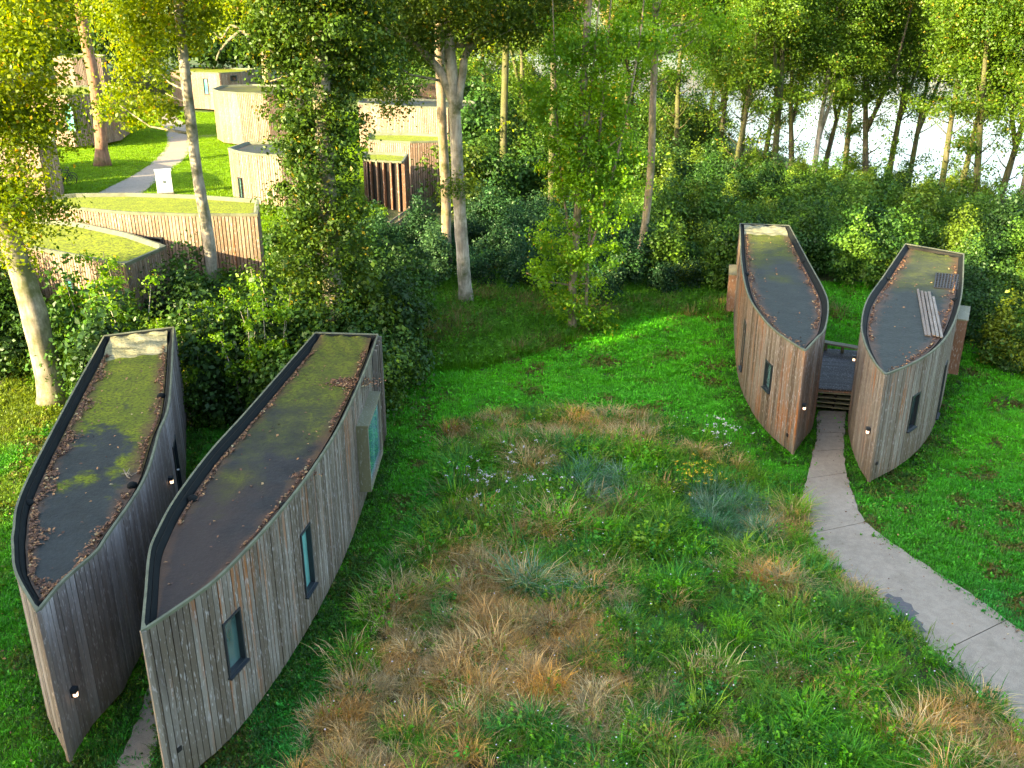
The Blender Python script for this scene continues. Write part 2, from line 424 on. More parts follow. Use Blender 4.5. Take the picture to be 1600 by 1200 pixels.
# water
m, nt, bs = new_mat('lake_water'); p = pos(nt)
bs.inputs['Base Color'].default_value = (0.05, 0.09, 0.12, 1); bs.inputs['Roughness'].default_value = 0.06
bs.inputs['IOR'].default_value = 1.33; bs.inputs['Specular IOR Level'].default_value = 0.3
bump(nt, bs, noise(nt, mapping(nt, p, (0.8, 2.0, 1)), 1.0, 4), 0.25, 0.12); M['water'] = m
def litter(name, stops):
    m, nt, bs = new_mat(name)
    nt.links.new(ramp(nt, attr(nt, 'tint'), stops), bs.inputs['Base Color']); bs.inputs['Roughness'].default_value = 0.7
    return m
M['litter'] = litter('dry_leaves', [(0, (0.05, 0.025, 0.015)), (0.4, (0.14, 0.065, 0.035)), (0.75, (0.24, 0.12, 0.06)), (0.95, (0.42, 0.22, 0.08)), (1, (0.5, 0.45, 0.25))])
def lampmat(name, col, s):
    m, nt, bs = new_mat(name); bs.inputs['Emission Color'].default_value = (*col, 1); bs.inputs['Emission Strength'].default_value = s
    bs.inputs['Base Color'].default_value = (0.8, 0.7, 0.6, 1); return m
M['lamp'] = lampmat('lit_lamp_glass', (1.0, 0.62, 0.40), 0.7)

# ------------------------------------------------------------------ ground, water, paths
def poly_world(pp, z=GZ): return np.array([at(px, py, z)[:2] for px, py in pp])
def inside(P, poly):
    x, y = P[:, 0], P[:, 1]; r = np.zeros(len(P), bool); n = len(poly)
    for i in range(n):
        x1, y1 = poly[i]; x2, y2 = poly[(i + 1) % n]
        c_ = ((y1 > y) != (y2 > y)) & (x < (x2 - x1) * (y - y1) / (y2 - y1 + 1e-12) + x1)
        r ^= c_
    return r
MEADOW = poly_world([(700, 668), (760, 650), (860, 640), (960, 645), (1050, 655), (1130, 690), (1180, 735), (1262, 770), (1250, 812), (1272, 852), (1305, 905), (1383, 950), (1436, 1000), (1500, 1060), (1600, 1155), (1650, 1300), (440, 1300), (470, 1180), (510, 1090), (575, 960), (640, 850), (690, 790), (690, 720)])
WILD = poly_world([(600, 470), (700, 462), (800, 470), (900, 480), (1010, 455), (1030, 470), (985, 500), (900, 530), (820, 560), (740, 580), (640, 585), (606, 550)])
def axis_pts():
    a = np.arange(-60, 60.1, 0.9)
    g = 60 * 1.18 ** np.arange(1, 21)
    return np.concatenate([-g[::-1], a, g])
xs = axis_pts(); ys = np.concatenate([-60 * 1.18 ** np.arange(12, 0, -1), np.arange(-60, 150, 0.9), np.arange(150, 460, 8), 460 * 1.12 ** np.arange(0, 19)])
X, Y = np.meshgrid(xs, ys); nx, ny = len(xs), len(ys)
Z = hgt(X, Y)
V = np.stack([X.ravel(), Y.ravel(), Z.ravel()], 1)
ii = (np.arange(ny - 1)[:, None] * nx + np.arange(nx - 1)[None]).ravel()
Fc = np.stack([ii, ii + 1, ii + nx + 1, ii + nx], 1)
wildv = (inside(V[:, :2], MEADOW) | inside(V[:, :2], WILD)).astype(float)
wildv[(V[:, 1] > 33) & (V[:, 1] < 400) & ~((V[:, 0] < -13) & (V[:, 1] > 50)) & (V[:, 0] < shore(V[:, 1]) - 6)] = 0.8
ground = link(bpy.data.objects.new('ground', mesh_np('ground', V, Fc, M['ground'], {'wild': ('POINT', wildv)}, True)))
tag(ground, kind='structure')
WZ = -2.2
lake = link(bpy.data.objects.new('lake', mesh_np('lake', np.array([[-900, 60, WZ], [2500, -300, WZ], [2500, 1500, WZ], [-900, 1500, WZ]]), np.array([[0, 1, 2, 3]]), M['water'])))
tag(lake, kind='structure')

def cr(points, n, closed=False):
    """Catmull-Rom through points, resampled evenly"""
    P = np.array(points, float); out = []
    Q = np.vstack([2 * P[0] - P[1], P, 2 * P[-1] - P[-2]])
    for i in range(len(P) - 1):
        a, b, c_, d = Q[i:i + 4]
        for t in np.linspace(0, 1, 16, endpoint=False):
            out.append(0.5 * (2 * b + (c_ - a) * t + (2 * a - 5 * b + 4 * c_ - d) * t * t + (3 * b - 3 * c_ + d - a) * t ** 3))
    out.append(P[-1]); out = np.array(out)
    s = np.concatenate([[0], np.cumsum(np.linalg.norm(np.diff(out, axis=0), axis=1))])
    u = np.linspace(0, s[-1], n)
    return np.stack([np.interp(u, s, out[:, k]) for k in range(out.shape[1])], 1)

def slab(a0, b0, a1, b1, zt, th, mat, parent, sub=6, jit=0.0):
    """a slab between edge polylines a (left) and b (right)"""
    L_, R_ = a0, b0
    n = len(L_)
    vs_, fs = [], []
    for i in range(n):
        vs_ += [(*L_[i], zt), (*R_[i], zt), (*L_[i], zt - th), (*R_[i], zt - th)]
    for i in range(n - 1):
        o = 4 * i
        fs += [(o, o + 4, o + 5, o + 1), (o + 2, o + 3, o + 7, o + 6), (o, o + 2, o + 6, o + 4), (o + 1, o + 5, o + 7, o + 3)]
    fs += [(0, 1, 3, 2), (4 * n - 4, 4 * n - 2, 4 * n - 1, 4 * n - 3)]
    b_ = MB(); b_.add(vs_, fs); return b_.build('slab', mat, parent)

PZ = GZ + 0.05
def make_path(name, left_px, right_px, joints, z=PZ, n=90, world=False):
    Lw = cr([at(px, py, z)[:2] for px, py in left_px], n); Rw = cr([at(px, py, z)[:2] for px, py in right_px], n)
    r_ = np.random.default_rng(3)
    Lw = Lw + r_.normal(0, 0.018, Lw.shape); Rw = Rw + r_.normal(0, 0.018, Rw.shape)
    root = empty(name, (0, 0, 0)); tag(root, kind='structure')
    cuts = [0.0] + joints + [1.0]; t = np.linspace(0, 1, n)
    for i in range(len(cuts) - 1):
        g0 = cuts[i] + (0.0008 if i else 0); g1 = cuts[i + 1] - (0.0008 if i < len(cuts) - 2 else 0)
        tt = np.concatenate([[g0], t[(t > g0) & (t < g1)], [g1]])
        ev = lambda W: np.stack([np.interp(tt, t, W[:, k]) for k in range(2)], 1)
        slab(ev(Lw), ev(Rw), None, None, z, 0.12, M['path'], root)
    return root, Lw, Rw
PL = [(1278, 641), (1275, 690), (1267, 722), (1257, 765), (1254, 805), (1272, 850), (1308, 898), (1378, 945), (1440, 998), (1500, 1055), (1565, 1115), (1660, 1205)]
PR = [(1322, 643), (1319, 690), (1321, 730), (1331, 768), (1350, 812), (1400, 852), (1452, 886), (1500, 916), (1552, 952), (1605, 992), (1660, 1035), (1760, 1110)]
main_path, mpL, mpR = make_path('footpath', PL, PR, [0.115, 0.20, 0.31, 0.50, 0.80])
dp = [at(px, py, PZ + .004) for px, py in [(1382, 931), (1388, 927), (1397, 932), (1408, 933), (1413, 940), (1424, 944), (1428, 953), (1437, 959), (1429, 961), (1433, 968), (1443, 974), (1441, 979), (1449, 988), (1436, 988), (1424, 974), (1412, 966), (1402, 957), (1392, 948)]]
b_ = MB(); b_.add(dp, [list(range(len(dp)))]); b_.build('damp_patch', M['damp'], main_path)
cabin_path, cpL, cpR = make_path('cabin_path', [(262, 1010), (229, 1078), (212, 1135), (176, 1205), (120, 1330)], [(300, 1000), (262, 1090), (246, 1150), (232, 1210), (205, 1330)], [0.35, 0.62], n=40)

# ------------------------------------------------------------------ leaf-shaped cabins
unit_box = None
def unit_plank(mat):
    b_ = MB(); b_.box((0, 0, 0), (1, 1, 1)); return b_.mesh('plank', mat)

class Hull:
    """closed plan outline: point -> right side -> square end -> left side -> point"""
    def __init__(s, tip, left, right, zb, zr, n=140):
        s.L = cr([tip] + left, n); s.R = cr([tip] + right, n); s.zb, s.zr = zb, zr
        loop = np.vstack([s.R, s.L[::-1][:-1]])
        s.loop = loop
        seg = np.linalg.norm(np.diff(np.vstack([loop, loop[:1]]), axis=0), axis=1)
        s.s = np.concatenate([[0], np.cumsum(seg)]); s.len = s.s[-1]
        s.cent = loop.mean(0)
        s.sR = s.s[n - 1]                                   # arc at the right back corner
        s.sL = s.s[n]                                       # arc at the left back corner
    def pt(s, a):
        a = a % s.len; lp = np.vstack([s.loop, s.loop[:1]])
        return np.array([np.interp(a, s.s, lp[:, 0]), np.interp(a, s.s, lp[:, 1])])
    def normal(s, a):
        d = s.pt(a + 0.06) - s.pt(a - 0.06); d /= np.linalg.norm(d) + 1e-9
        return np.array([d[1], -d[0]])                      # outward
    def locate(s, px, py):
        best = None
        for a in np.arange(0.05, s.len, 0.05):
            p = s.pt(a); nrm = s.normal(a)
            if nrm @ (-p) <= 0: continue
            for z in np.arange(s.zb, s.zr + 0.01, 0.05):
                q = proj(p[0], p[1], z); d = (q[0] - px) ** 2 + (q[1] - py) ** 2
                if best is None or d < best[0]: best = (d, a, z)
        return best[1], best[2]
    def offset(s, curve, sign, d):
        t = np.gradient(curve, axis=0); t /= np.linalg.norm(t, axis=1)[:, None] + 1e-9
        nrm = np.stack([t[:, 1], -t[:, 0]], 1) * sign
        return curve + nrm * d

def strip_loop(mb, A, B, closed=False, tint=.5):
    n = len(A); b = len(mb.v)
    mb.v += [tuple(map(float, p)) for p in A] + [tuple(map(float, p)) for p in B]
    for i in range(n if closed else n - 1):
        j = (i + 1) % n
        mb.f.append([b + i, b + j, b + n + j, b + n + i]); mb.t.append(tint)

def inset_loop(loop, d):
    P = loop; nx_ = np.roll(P, -1, 0); pv = np.roll(P, 1, 0)
    t = nx_ - pv; t /= np.linalg.norm(t, axis=1)[:, None] + 1e-9
    nrm = np.stack([-t[:, 1], t[:, 0]], 1)
    ar = 0.5 * np.sum(P[:, 0] * nx_[:, 1] - nx_[:, 0] * P[:, 1])
    Q = P + nrm * d * (1 if ar > 0 else -1)
    if d < 0.02 or len(P) > 400: return Q
    # near sharp corners the moved points cross over: gather them where the two moved sides meet
    A, B = P[None], nx_[None]; AB = B - A
    tt = np.clip(np.sum((Q[:, None] - A) * AB, 2) / (np.sum(AB * AB, 2) + 1e-12), 0, 1)
    dist = np.linalg.norm(Q[:, None] - (A + AB * tt[..., None]), axis=2).min(1)
    bad = dist < 0.93 * d; good = np.where(~bad)[0]
    if len(good) < 8 or not bad.any(): return Q
    n = len(P); R_ = Q.copy()
    for i in np.where(bad)[0]:
        nxt = good[np.argmin((good - i) % n)]; prv = good[np.argmin((i - good) % n)]
        R_[i] = (Q[nxt] + Q[prv]) / 2
    return R_

PW = 0.15
def window_part(root, H, a0, a1, z0, z1, glass='glass', name='window', depth=0.14, fw=0.05):
    p0, p1 = H.pt(a0), H.pt(a1); c_ = (p0 + p1) / 2; d = p1 - p0; w = np.linalg.norm(d); rz = math.atan2(d[1], d[0])
    nrm = H.normal((a0 + a1) / 2)
    f = MB(); hh = z1 - z0; zc = (z0 + z1) / 2
    e = empty_none = None
    def bx(du, dz, su, sz, dn, sn, mb):
        c2 = c_ + d / w * du - nrm * dn
        mb.box((c2[0], c2[1], zc + dz), (su, sn, sz), rz)
    bx(-w / 2 + fw / 2, 0, fw, hh, depth / 2 - 0.03, depth, f); bx(w / 2 - fw / 2, 0, fw, hh, depth / 2 - 0.03, depth, f)
    bx(0, hh / 2 - fw / 2, w - 2 * fw, fw, depth / 2 - 0.03, depth, f); bx(0, -hh / 2 + fw / 2, w - 2 * fw, fw, depth / 2 - 0.03, depth, f)
    fo = f.build(name, M['frame'], root)
    g = MB(); bx(0, 0, w - 2 * fw, hh - 2 * fw, depth - 0.05, 0.012, g); g.build('pane', M[glass], fo)
    if name == 'window':
        sl = MB(); bx(0, -hh / 2 - 0.02, w + 0.06, 0.035, -0.03, 0.12, sl); sl.build('sill', M['frame'], fo)
    return fo

def cabin(spec, label, planks=True):
    zr, zb = spec['zr'], spec['zb']
    if 'tip' in spec:
        P_ = lambda q: at(q[0], q[1], zr)[:2]
        H = Hull(P_(spec['tip']), [P_(q) for q in spec['L']], [P_(q) for q in spec['R']], zb, zr)
    root = empty('leaf_shaped_cabin', (float(H.pt(0)[0]), float(H.pt(0)[1]), GZ)); tag(root, label, 'cabin', 'leaf shaped timber cabins in the foreground')
    inv = Matrix.Translation(-root.location)
    made = []
    def adopt(o): made.append(o)
    # openings
    ops = []
    for w_ in spec.get('windows', []):
        a_s, z_s = zip(*[H.locate(*q) for q in w_['px']])
        a0, a1, z0, z1 = min(a_s), max(a_s), min(z_s), max(z_s)
        if 'w' in w_: ac = (a0 + a1) / 2; a0, a1 = ac - w_['w'] / 2, ac + w_['w'] / 2
        ops.append((a0, a1, max(z0, zb), z1, w_))
    mat = M[spec['plank']]; um = unit_plank(mat)
    n = int(H.len / PW); pw = H.len / n; r_ = random.Random(spec['seed'])
    fin = spec.get('fins')                                  # arc range of open fins
    def plank(ac, z0, z1, w, push=0.0, th=0.03):
        p = H.pt(ac); nrm = H.normal(ac)
        o = bpy.data.objects.new('plank', um)
        q = p - nrm * (0.015 - push)
        o.location = (q[0], q[1], (z0 + z1) / 2); o.rotation_euler = (0, 0, math.atan2(nrm[1], nrm[0]) - math.pi / 2)
        o.scale = (w, th, z1 - z0); link(o, root); adopt(o)
    finr = (H.sR - fin, H.sR) if fin else None
    i = 0
    while i < n:
        ac = (i + 0.5) * pw
        if finr and finr[0] < ac < finr[1]:
            if i % 3 == 0: plank(ac, zb, zr - 0.02, 0.07, 0.06, 0.14)
            i += 1; continue
        segs = [(zb + r_.uniform(-0.008, 0.008), zr - 0.012 + r_.uniform(-0.012, 0.01))]
        for (a0, a1, z0, z1, w_) in ops:
            if a0 < ac < a1:
                ns = []
                for (s0, s1) in segs:
                    if z0 > s0 + 0.05: ns.append((s0, min(z0, s1)))
                    if z1 < s1 - 0.05: ns.append((max(z1, s0), s1))
                segs = ns
        for (s0, s1) in segs: plank(ac, s0, s1, pw - 0.020, r_.uniform(-0.006, 0.006))
        i += 1
    c0_ = H.pt(0.0); tdir = (H.loop.mean(0) - c0_); tdir /= np.linalg.norm(tdir); c0_ = c0_ + tdir * 0.035
    o = bpy.data.objects.new('corner_board', um); o.location = (c0_[0], c0_[1], (zb + zr) / 2); o.rotation_euler = (0, 0, math.atan2(tdir[1], tdir[0]) + math.pi / 4); o.scale = (0.085, 0.085, zr - zb - 0.01); link(o, root); adopt(o)
    # wall behind the boards
    inn = inset_loop(H.loop[:-1], 0.11)
    b_ = MB(); z3 = lambda L_, z: [(p[0], p[1], z) for p in L_]
    strip_loop(b_, z3(inn, zb + 0.03), z3(inn, zr - 0.05), True)
    b_.add(z3(inn, zb + 0.03), [list(range(len(inn)))])
    adopt(b_.build('wall', M['backing'], root))
    # stilts under the floor
    for k in range(4):
        for sd in (0.25, 0.75):
            t = int((0.25 + 0.22 * k) * 139); c2 = H.L[t] * sd + H.R[t] * (1 - sd)
            s_ = MB(); s_.box((c2[0], c2[1], (zb + GZ) / 2 - 0.1), (0.14, 0.14, zb - GZ + 0.3)); adopt(s_.build('stilt', M['backing'], root))
    # rim, upstand, roof sheet
    oL, oR = H.L, H.R
    lp = H.loop[:-1]; o1 = inset_loop(lp, -0.02); i1 = inset_loop(lp, 0.03); i2 = inset_loop(lp, 0.045); i3 = inset_loop(lp, 0.19)
    b_ = MB(); strip_loop(b_, z3(o1, zr - 0.03), z3(o1, zr + 0.03), True); strip_loop(b_, z3(o1, zr + 0.03), z3(i1, zr + 0.035), True); strip_loop(b_, z3(i1, zr + 0.035), z3(i1, zr - 0.06), True); strip_loop(b_, z3(i1, zr - 0.06), z3(o1, zr - 0.03), True)
    adopt(b_.build('rim', M['rim'], root))
    dpt = spec.get('depth', 0.18)
    b_ = MB(); strip_loop(b_, z3(i1, zr + 0.02), z3(i2, zr + 0.02), True); strip_loop(b_, z3(i2, zr + 0.02), z3(i3, zr - dpt), True)
    adopt(b_.build('upstand', M['membrane'], root))
    nu, nv = 90, 14
    t = np.linspace(0.012, 1, nu)
    ev = lambda C, tt: np.stack([np.interp(tt * 139, np.arange(140), C[:, k]) for k in range(2)], 1)
    La, Ra = ev(H.L, t), ev(H.R, t)
    wd = np.linalg.norm(La - Ra, axis=1)
    ax = (H.L[-1] + H.R[-1]) / 2 - H.L[0]; axl = np.linalg.norm(ax)
    Vv, U_, E_ = [], [], []
    for i_ in range(nu):
        for j in range(nv + 1):
            v = j / nv; m_ = min(0.21 / max(wd[i_], 0.5), 0.42); vv = m_ + v * (1 - 2 * m_)
            p = La[i_] * (1 - vv) + Ra[i_] * vv
            if i_ == nu - 1: p = p - ax / axl * 0.2
            uu = t[i_]; z = zr - dpt + 0.012
            rp = spec.get('ramp', 0)
            if rp: z += (dpt - 0.03) * ss(uu, 1 - rp, 0.995) + 0.03 * math.sin(j * 1.3 + i_) * (uu > 1 - rp)
            Vv.append((p[0], p[1], z)); U_.append(uu); E_.append(abs(2 * v - 1) ** 1.5)
    Vv = np.array(Vv); ii = (np.arange(nu - 1)[:, None] * (nv + 1) + np.arange(nv)[None]).ravel()
    Fq = np.stack([ii, ii + nv + 1, ii + nv + 2, ii + 1], 1)
    sheet = mesh_np('roof_sheet', Vv, Fq, M[spec['roof']], {'u': ('POINT', U_), 'edge': ('POINT', E_)}, True)
    if spec.get('ramp'):
        sheet.materials.append(M['beige'] if spec.get('beige', True) else M[spec['roof']])
        um_ = (np.arange(len(Fq)) // nv) / (nu - 1.0)
        sheet.polygons.foreach_set('material_index', ((um_ > 1 - spec['ramp']) & spec.get('beige', True)).astype(np.int32))
    adopt(link(bpy.data.objects.new('roof', sheet), root))
    H.root_z = zr - dpt + 0.012
    # windows and other fittings
    for (a0, a1, z0, z1, w_) in ops:
        k = w_.get('kind', 'window')
        if k == 'window': adopt(window_part(root, H, a0, a1, z0, z1, w_.get('glass', 'glass')))
        elif k == 'door':
            d_ = window_part(root, H, a0, a1, z0, z1, 'glass_dark', 'door', 0.10, 0.07); adopt(d_)
            ah = a0 + 0.14; p = H.pt(ah); nrm = H.normal(ah); h_ = MB(); h_.box((p[0] + nrm[0] * .02, p[1] + nrm[1] * .02, z0 + 1.0), (0.12, 0.05, 0.03), math.atan2(nrm[1], nrm[0])); h_.build('handle', M['cabinet'], d_)
        elif k == 'bay':
            p0, p1 = H.pt(a0), H.pt(a1); c_ = (p0 + p1) / 2; d = (p1 - p0); w = np.linalg.norm(d); d = d / w; rz = math.atan2(d[1], d[0]); nrm = H.normal((a0 + a1) / 2)
            dep = w_.get('depth', 0.45); hh = z1 - z0; zc = (z0 + z1) / 2; fr = MB(); th = 0.09
            def bx(mb, du, dn, dz, su, sn, sz, tint=.4):
                c2 = c_ + d * du + nrm * dn; mb.box((c2[0], c2[1], zc + dz), (su, sn, sz), rz, tint)
            bx(fr, -w / 2 + th / 2, dep / 2 - 0.05, 0, th, dep + 0.1, hh, .3); bx(fr, w / 2 - th / 2, dep / 2 - 0.05, 0, th, dep + 0.1, hh, .6)
            bx(fr, 0, dep / 2 - 0.05, -hh / 2 + th / 2, w - 2 * th, dep + 0.1, th)
            bo = fr.build('bay_window', M[w_.get('mat', 'newwood')], root); adopt(bo)
            tp = MB(); bx(tp, 0, dep / 2 - 0.05, hh / 2 + 0.02, w + 0.04, dep + 0.14, 0.05); tp.build('bay_roof', M['rail'], bo)
            sur = MB(); q = 0.08
            for du, dz, su, sz in ((-w / 2 + th + q / 2, 0, q, hh - 2 * th), (w / 2 - th - q / 2, 0, q, hh - 2 * th), (0, hh / 2 - th, w - 2 * th - 2 * q, q), (0, -hh / 2 + th + q / 2, w - 2 * th - 2 * q, q)):
                bx(sur, du, dep - 0.05, dz, su, 0.08, sz)
            sur.build('frame', M['greywood'], bo)
            g = MB(); bx(g, 0, dep - 0.07, 0, w - 2 * th - 2 * q, 0.015, hh - 2 * th - 2 * q); g.build('pane', M[w_.get('glass', 'glass_teal')], bo)
    for q in spec.get('vents', []):
        a, z = H.locate(*q); p = H.pt(a); nrm = H.normal(a); v_ = MB(); rz = math.atan2(nrm[1], nrm[0]) - math.pi / 2
        v_.box((p[0] + nrm[0] * .012, p[1] + nrm[1] * .012, z), (0.10, 0.03, 0.10), rz)
        for k in range(3): v_.box((p[0] + nrm[0] * .032, p[1] + nrm[1] * .032, z - 0.03 + 0.03 * k), (0.09, 0.012, 0.010), rz)
        adopt(v_.build('vent', M['vent'], root))
    for q in spec.get('lamps', []):
        a, z = H.locate(*q); p = H.pt(a); nrm = H.normal(a); rz = math.atan2(nrm[1], nrm[0]) - math.pi / 2
        l_ = MB(); l_.box((p[0] + nrm[0] * .05, p[1] + nrm[1] * .05, z + 0.07), (0.13, 0.13, 0.10), rz); l_.box((p[0] + nrm[0] * .02, p[1] + nrm[1] * .02, z - 0.02), (0.12, 0.03, 0.12), rz)
        lo = l_.build('wall_light', M['frame'], root); adopt(lo)
        g_ = MB(); g_.tube([(p[0] + nrm[0] * .07, p[1] + nrm[1] * .07, z + 0.02), (p[0] + nrm[0] * .07, p[1] + nrm[1] * .07, z - 0.07)], [0.05, 0.045], 10); g_.build('lamp_glass', M['lamp'], lo)
    for o in root.children: o.matrix_parent_inverse = inv
    return root, H

def leaf_quads(C, N, size, tint, name, mat, curl=0.25, asp=0.62):
    """quads centred at C with normals N"""
    n = len(C); r_ = rng
    N = N / (np.linalg.norm(N, axis=1)[:, None] + 1e-9)
    A = r_.normal(size=(n, 3)); A -= N * np.sum(A * N, 1)[:, None]; A /= np.linalg.norm(A, axis=1)[:, None] + 1e-9
    B = np.cross(N, A); s = (size * r_.uniform(0.6, 1.35, n))[:, None]
    V = np.empty((n, 4, 3))
    V[:, 0] = C - A * s * 0.5; V[:, 1] = C + B * s * 0.5 * asp + N * s * curl * 0.4; V[:, 2] = C + A * s * 0.5 - N * s * curl * 0.3; V[:, 3] = C - B * s * 0.5 * asp + N * s * curl * 0.4
    Fq = np.arange(n * 4).reshape(n, 4)
    return mesh_np(name, V.reshape(-1, 3), Fq, mat, {'tint': ('FACE', tint)})

def roof_litter(H, label, bands, n, extra=()):
    """fallen leaves on a roof; bands = (side, t0, t1, width)"""
    C = []
    t_all = np.linspace(0, 1, 140)
    for (side, t0, t1, wd, k) in bands:
        t = rng.uniform(t0, t1, k); base = H.L if side < 0 else H.R; oth = H.R if side < 0 else H.L
        b_ = np.stack([np.interp(t, t_all, base[:, q]) for q in range(2)], 1); o_ = np.stack([np.interp(t, t_all, oth[:, q]) for q in range(2)], 1)
        d = o_ - b_; l = np.linalg.norm(d, axis=1)[:, None]; d /= l + 1e-9
        wob = 0.6 + 0.5 * np.sin(t * 43 + side) + 0.35 * np.sin(t * 97 + 1)
        off = 0.27 + np.abs(rng.normal(0, 1, k)) * wd * np.clip(wob, 0.15, 2)
        off = np.minimum(off, np.maximum(l[:, 0] - 0.27, 0.27))
        C.append(b_ + d * off[:, None])
    for (t, v, r, k) in extra:
        base = np.array([np.interp(t, t_all, H.L[:, q]) * (1 - v) + np.interp(t, t_all, H.R[:, q]) * v for q in range(2)])
        C.append(base + rng.normal(0, r, (k, 2)) * np.array([1.0, 0.6]))
    t = rng.uniform(0.1, 0.98, 60); v = rng.uniform(0.15, 0.85, 60)
    C.append(np.stack([np.interp(t, t_all, H.L[:, q]) * (1 - v) + np.interp(t, t_all, H.R[:, q]) * v for q in range(2)], 1))
    C = np.vstack(C); C = np.column_stack([C, H.root_z + 0.012 + rng.uniform(0, 0.035, len(C))])
    N = rng.normal(0, 0.35, C.shape); N[:, 2] = 1
    o = link(bpy.data.objects.new('fallen_leaves', leaf_quads(C, N, 0.085, rng.uniform(0, 1, len(C)), 'fallen_leaves', M['litter'])))
    tag(o, label, 'leaf litter', kind='stuff')

SPEC = {
 'A': dict(tip=(58, 957), L=[(25, 897), (20, 857), (21, 830), (36, 765), (105, 630), (163, 525)], R=[(100, 907), (150, 863), (168, 837), (225, 750), (249, 675), (265, 624), (271.5, 511.5)],
           zr=3.45, zb=0.0, plank='plankA', roof='roofA', seed=1, ramp=0.13, depth=0.20,
           windows=[dict(kind='door', px=[(271, 692), (284, 772)], w=0.9)], vents=[(95, 1140), (237, 844)], lamps=[(112, 1083), (264, 751)]),
 'B': dict(tip=(222, 987), L=[(227, 933), (233, 867), (244, 835), (273, 781), (327, 708), (390, 638), (493, 520)], R=[(267, 957), (333, 910), (387, 857), (440.6, 796.6), (491, 730), (535.5, 657), (572, 575), (591, 523)],
           zr=3.6, zb=0.0, plank='plankB', roof='roofB', seed=2, ramp=0.10, beige=False, fins=1.9, depth=0.20,
           windows=[dict(px=[(349, 972), (381, 1031)], w=0.62), dict(px=[(469, 836), (491, 912)], w=0.62, glass='glass_teal'), dict(kind='bay', px=[(556, 668), (583, 708)], glass='glass_teal', mat='rail', depth=0.32)], vents=[(280, 1170)], lamps=[]),
 'C': dict(tip=(1258, 549), L=[(1216, 521), (1190, 495), (1167.5, 457.5), (1158, 405), (1156, 349.5)], R=[(1276, 529), (1289, 514), (1294, 480), (1287.5, 454), (1261, 405), (1233, 352.5)],
           zr=3.6, zb=0.0, plank='plankC', roof='roofC', seed=3, ramp=0.10, depth=0.16, beige=True,
           windows=[dict(px=[(1198, 561), (1202, 614)], w=0.62), dict(px=[(1165, 502), (1158, 576)], w=0.62), dict(kind='bay', px=[(1150, 405), (1145, 500)], w=1.9, mat='newwood', depth=0.36)], vents=[(1231, 679)], lamps=[(1254, 636)]),
 'D': dict(tip=(1383, 586), L=[(1366, 566), (1351, 536), (1346, 506), (1355, 469), (1381, 431), (1415, 381)], R=[(1430, 566), (1467.5, 540), (1490, 506), (1503, 457.5), (1506, 397)],
           zr=3.55, zb=0.0, plank='plankD', roof='roofD', seed=4, depth=0.16,
           windows=[dict(px=[(1433, 614), (1421, 670)], w=0.6), dict(px=[(1478, 568), (1464, 648)], w=0.6), dict(kind='bay', px=[(1504, 490), (1488, 572)], w=1.9, mat='newwood', depth=0.36)], vents=[(1370, 724)], lamps=[(1359, 673), (1334, 560)]),
}
LAB = {
 'A': 'cool grey timber cabin with bright green moss on its roof',
 'B': 'long grey timber cabin with brown stained roof and blue glazed bay window',
 'C': 'russet brown timber cabin with slate grey roof left of the wooden steps',
 'D': 'tan timber cabin with loose boards and a black grid mat on its roof',
}
HU = {}
for k in 'ABCD':
    r0, HU[k] = cabin(SPEC[k], LAB[k])
roof_litter(HU['A'], 'brown fallen leaves along the edges of the bright mossy roof', [(-1, 0.03, 0.97, 0.17, 2600), (1, 0.35, 0.95, 0.09, 800), (1, 0.03, 0.3, 0.12, 350)], 0)
roof_litter(HU['B'], 'brown fallen leaves on the brown stained cabin roof', [(-1, 0.25, 0.97, 0.06, 700), (1, 0.55, 0.98, 0.06, 450), (1, 0.2, 0.45, 0.05, 200)], 0, [(0.76, 0.86, 0.35, 700), (0.40, 0.93, 0.15, 120), (0.985, 0.5, 0.35, 80)])
roof_litter(HU['C'], 'brown fallen leaves along both edges of the slate roof left of the steps', [(-1, 0.05, 0.9, 0.12, 700), (1, 0.15, 0.85, 0.12, 600)], 0)
roof_litter(HU['D'], 'brown fallen leaves on the roof that carries the loose boards', [(-1, 0.2, 0.9, 0.12, 600), (1, 0.05, 0.9, 0.15, 500)], 0)

for k, pts_ in (('A', [(111, 636), (252, 620), (45, 788), (207, 760)]), ('B', [(409, 630), (301, 781), (444, 792)]), ('C', [(1256, 411), (1166, 430)]), ('D', [(1386, 437), (1492, 470)])):
    rt = [o for o in scene.objects if o.name.startswith('leaf_shaped_cabin') and o.get('label') == LAB[k]][0]
    for q in pts_:
        c_ = at(*q, HU[k].root_z); mb = MB(); mb.tube([(*c_[:2], c_[2] - .02), (*c_[:2], c_[2] + .07), (*c_[:2], c_[2] + .11)], [.13, .11, .05], 9); o = mb.build('roof_outlet', M['membrane'], rt, True); o.matrix_parent_inverse = Matrix.Translation(-rt.location)

def dress(mb_name, mat, mb, label, cat, group=None):
    o = mb.build(mb_name, mat); tag(o, label, cat, group); return o
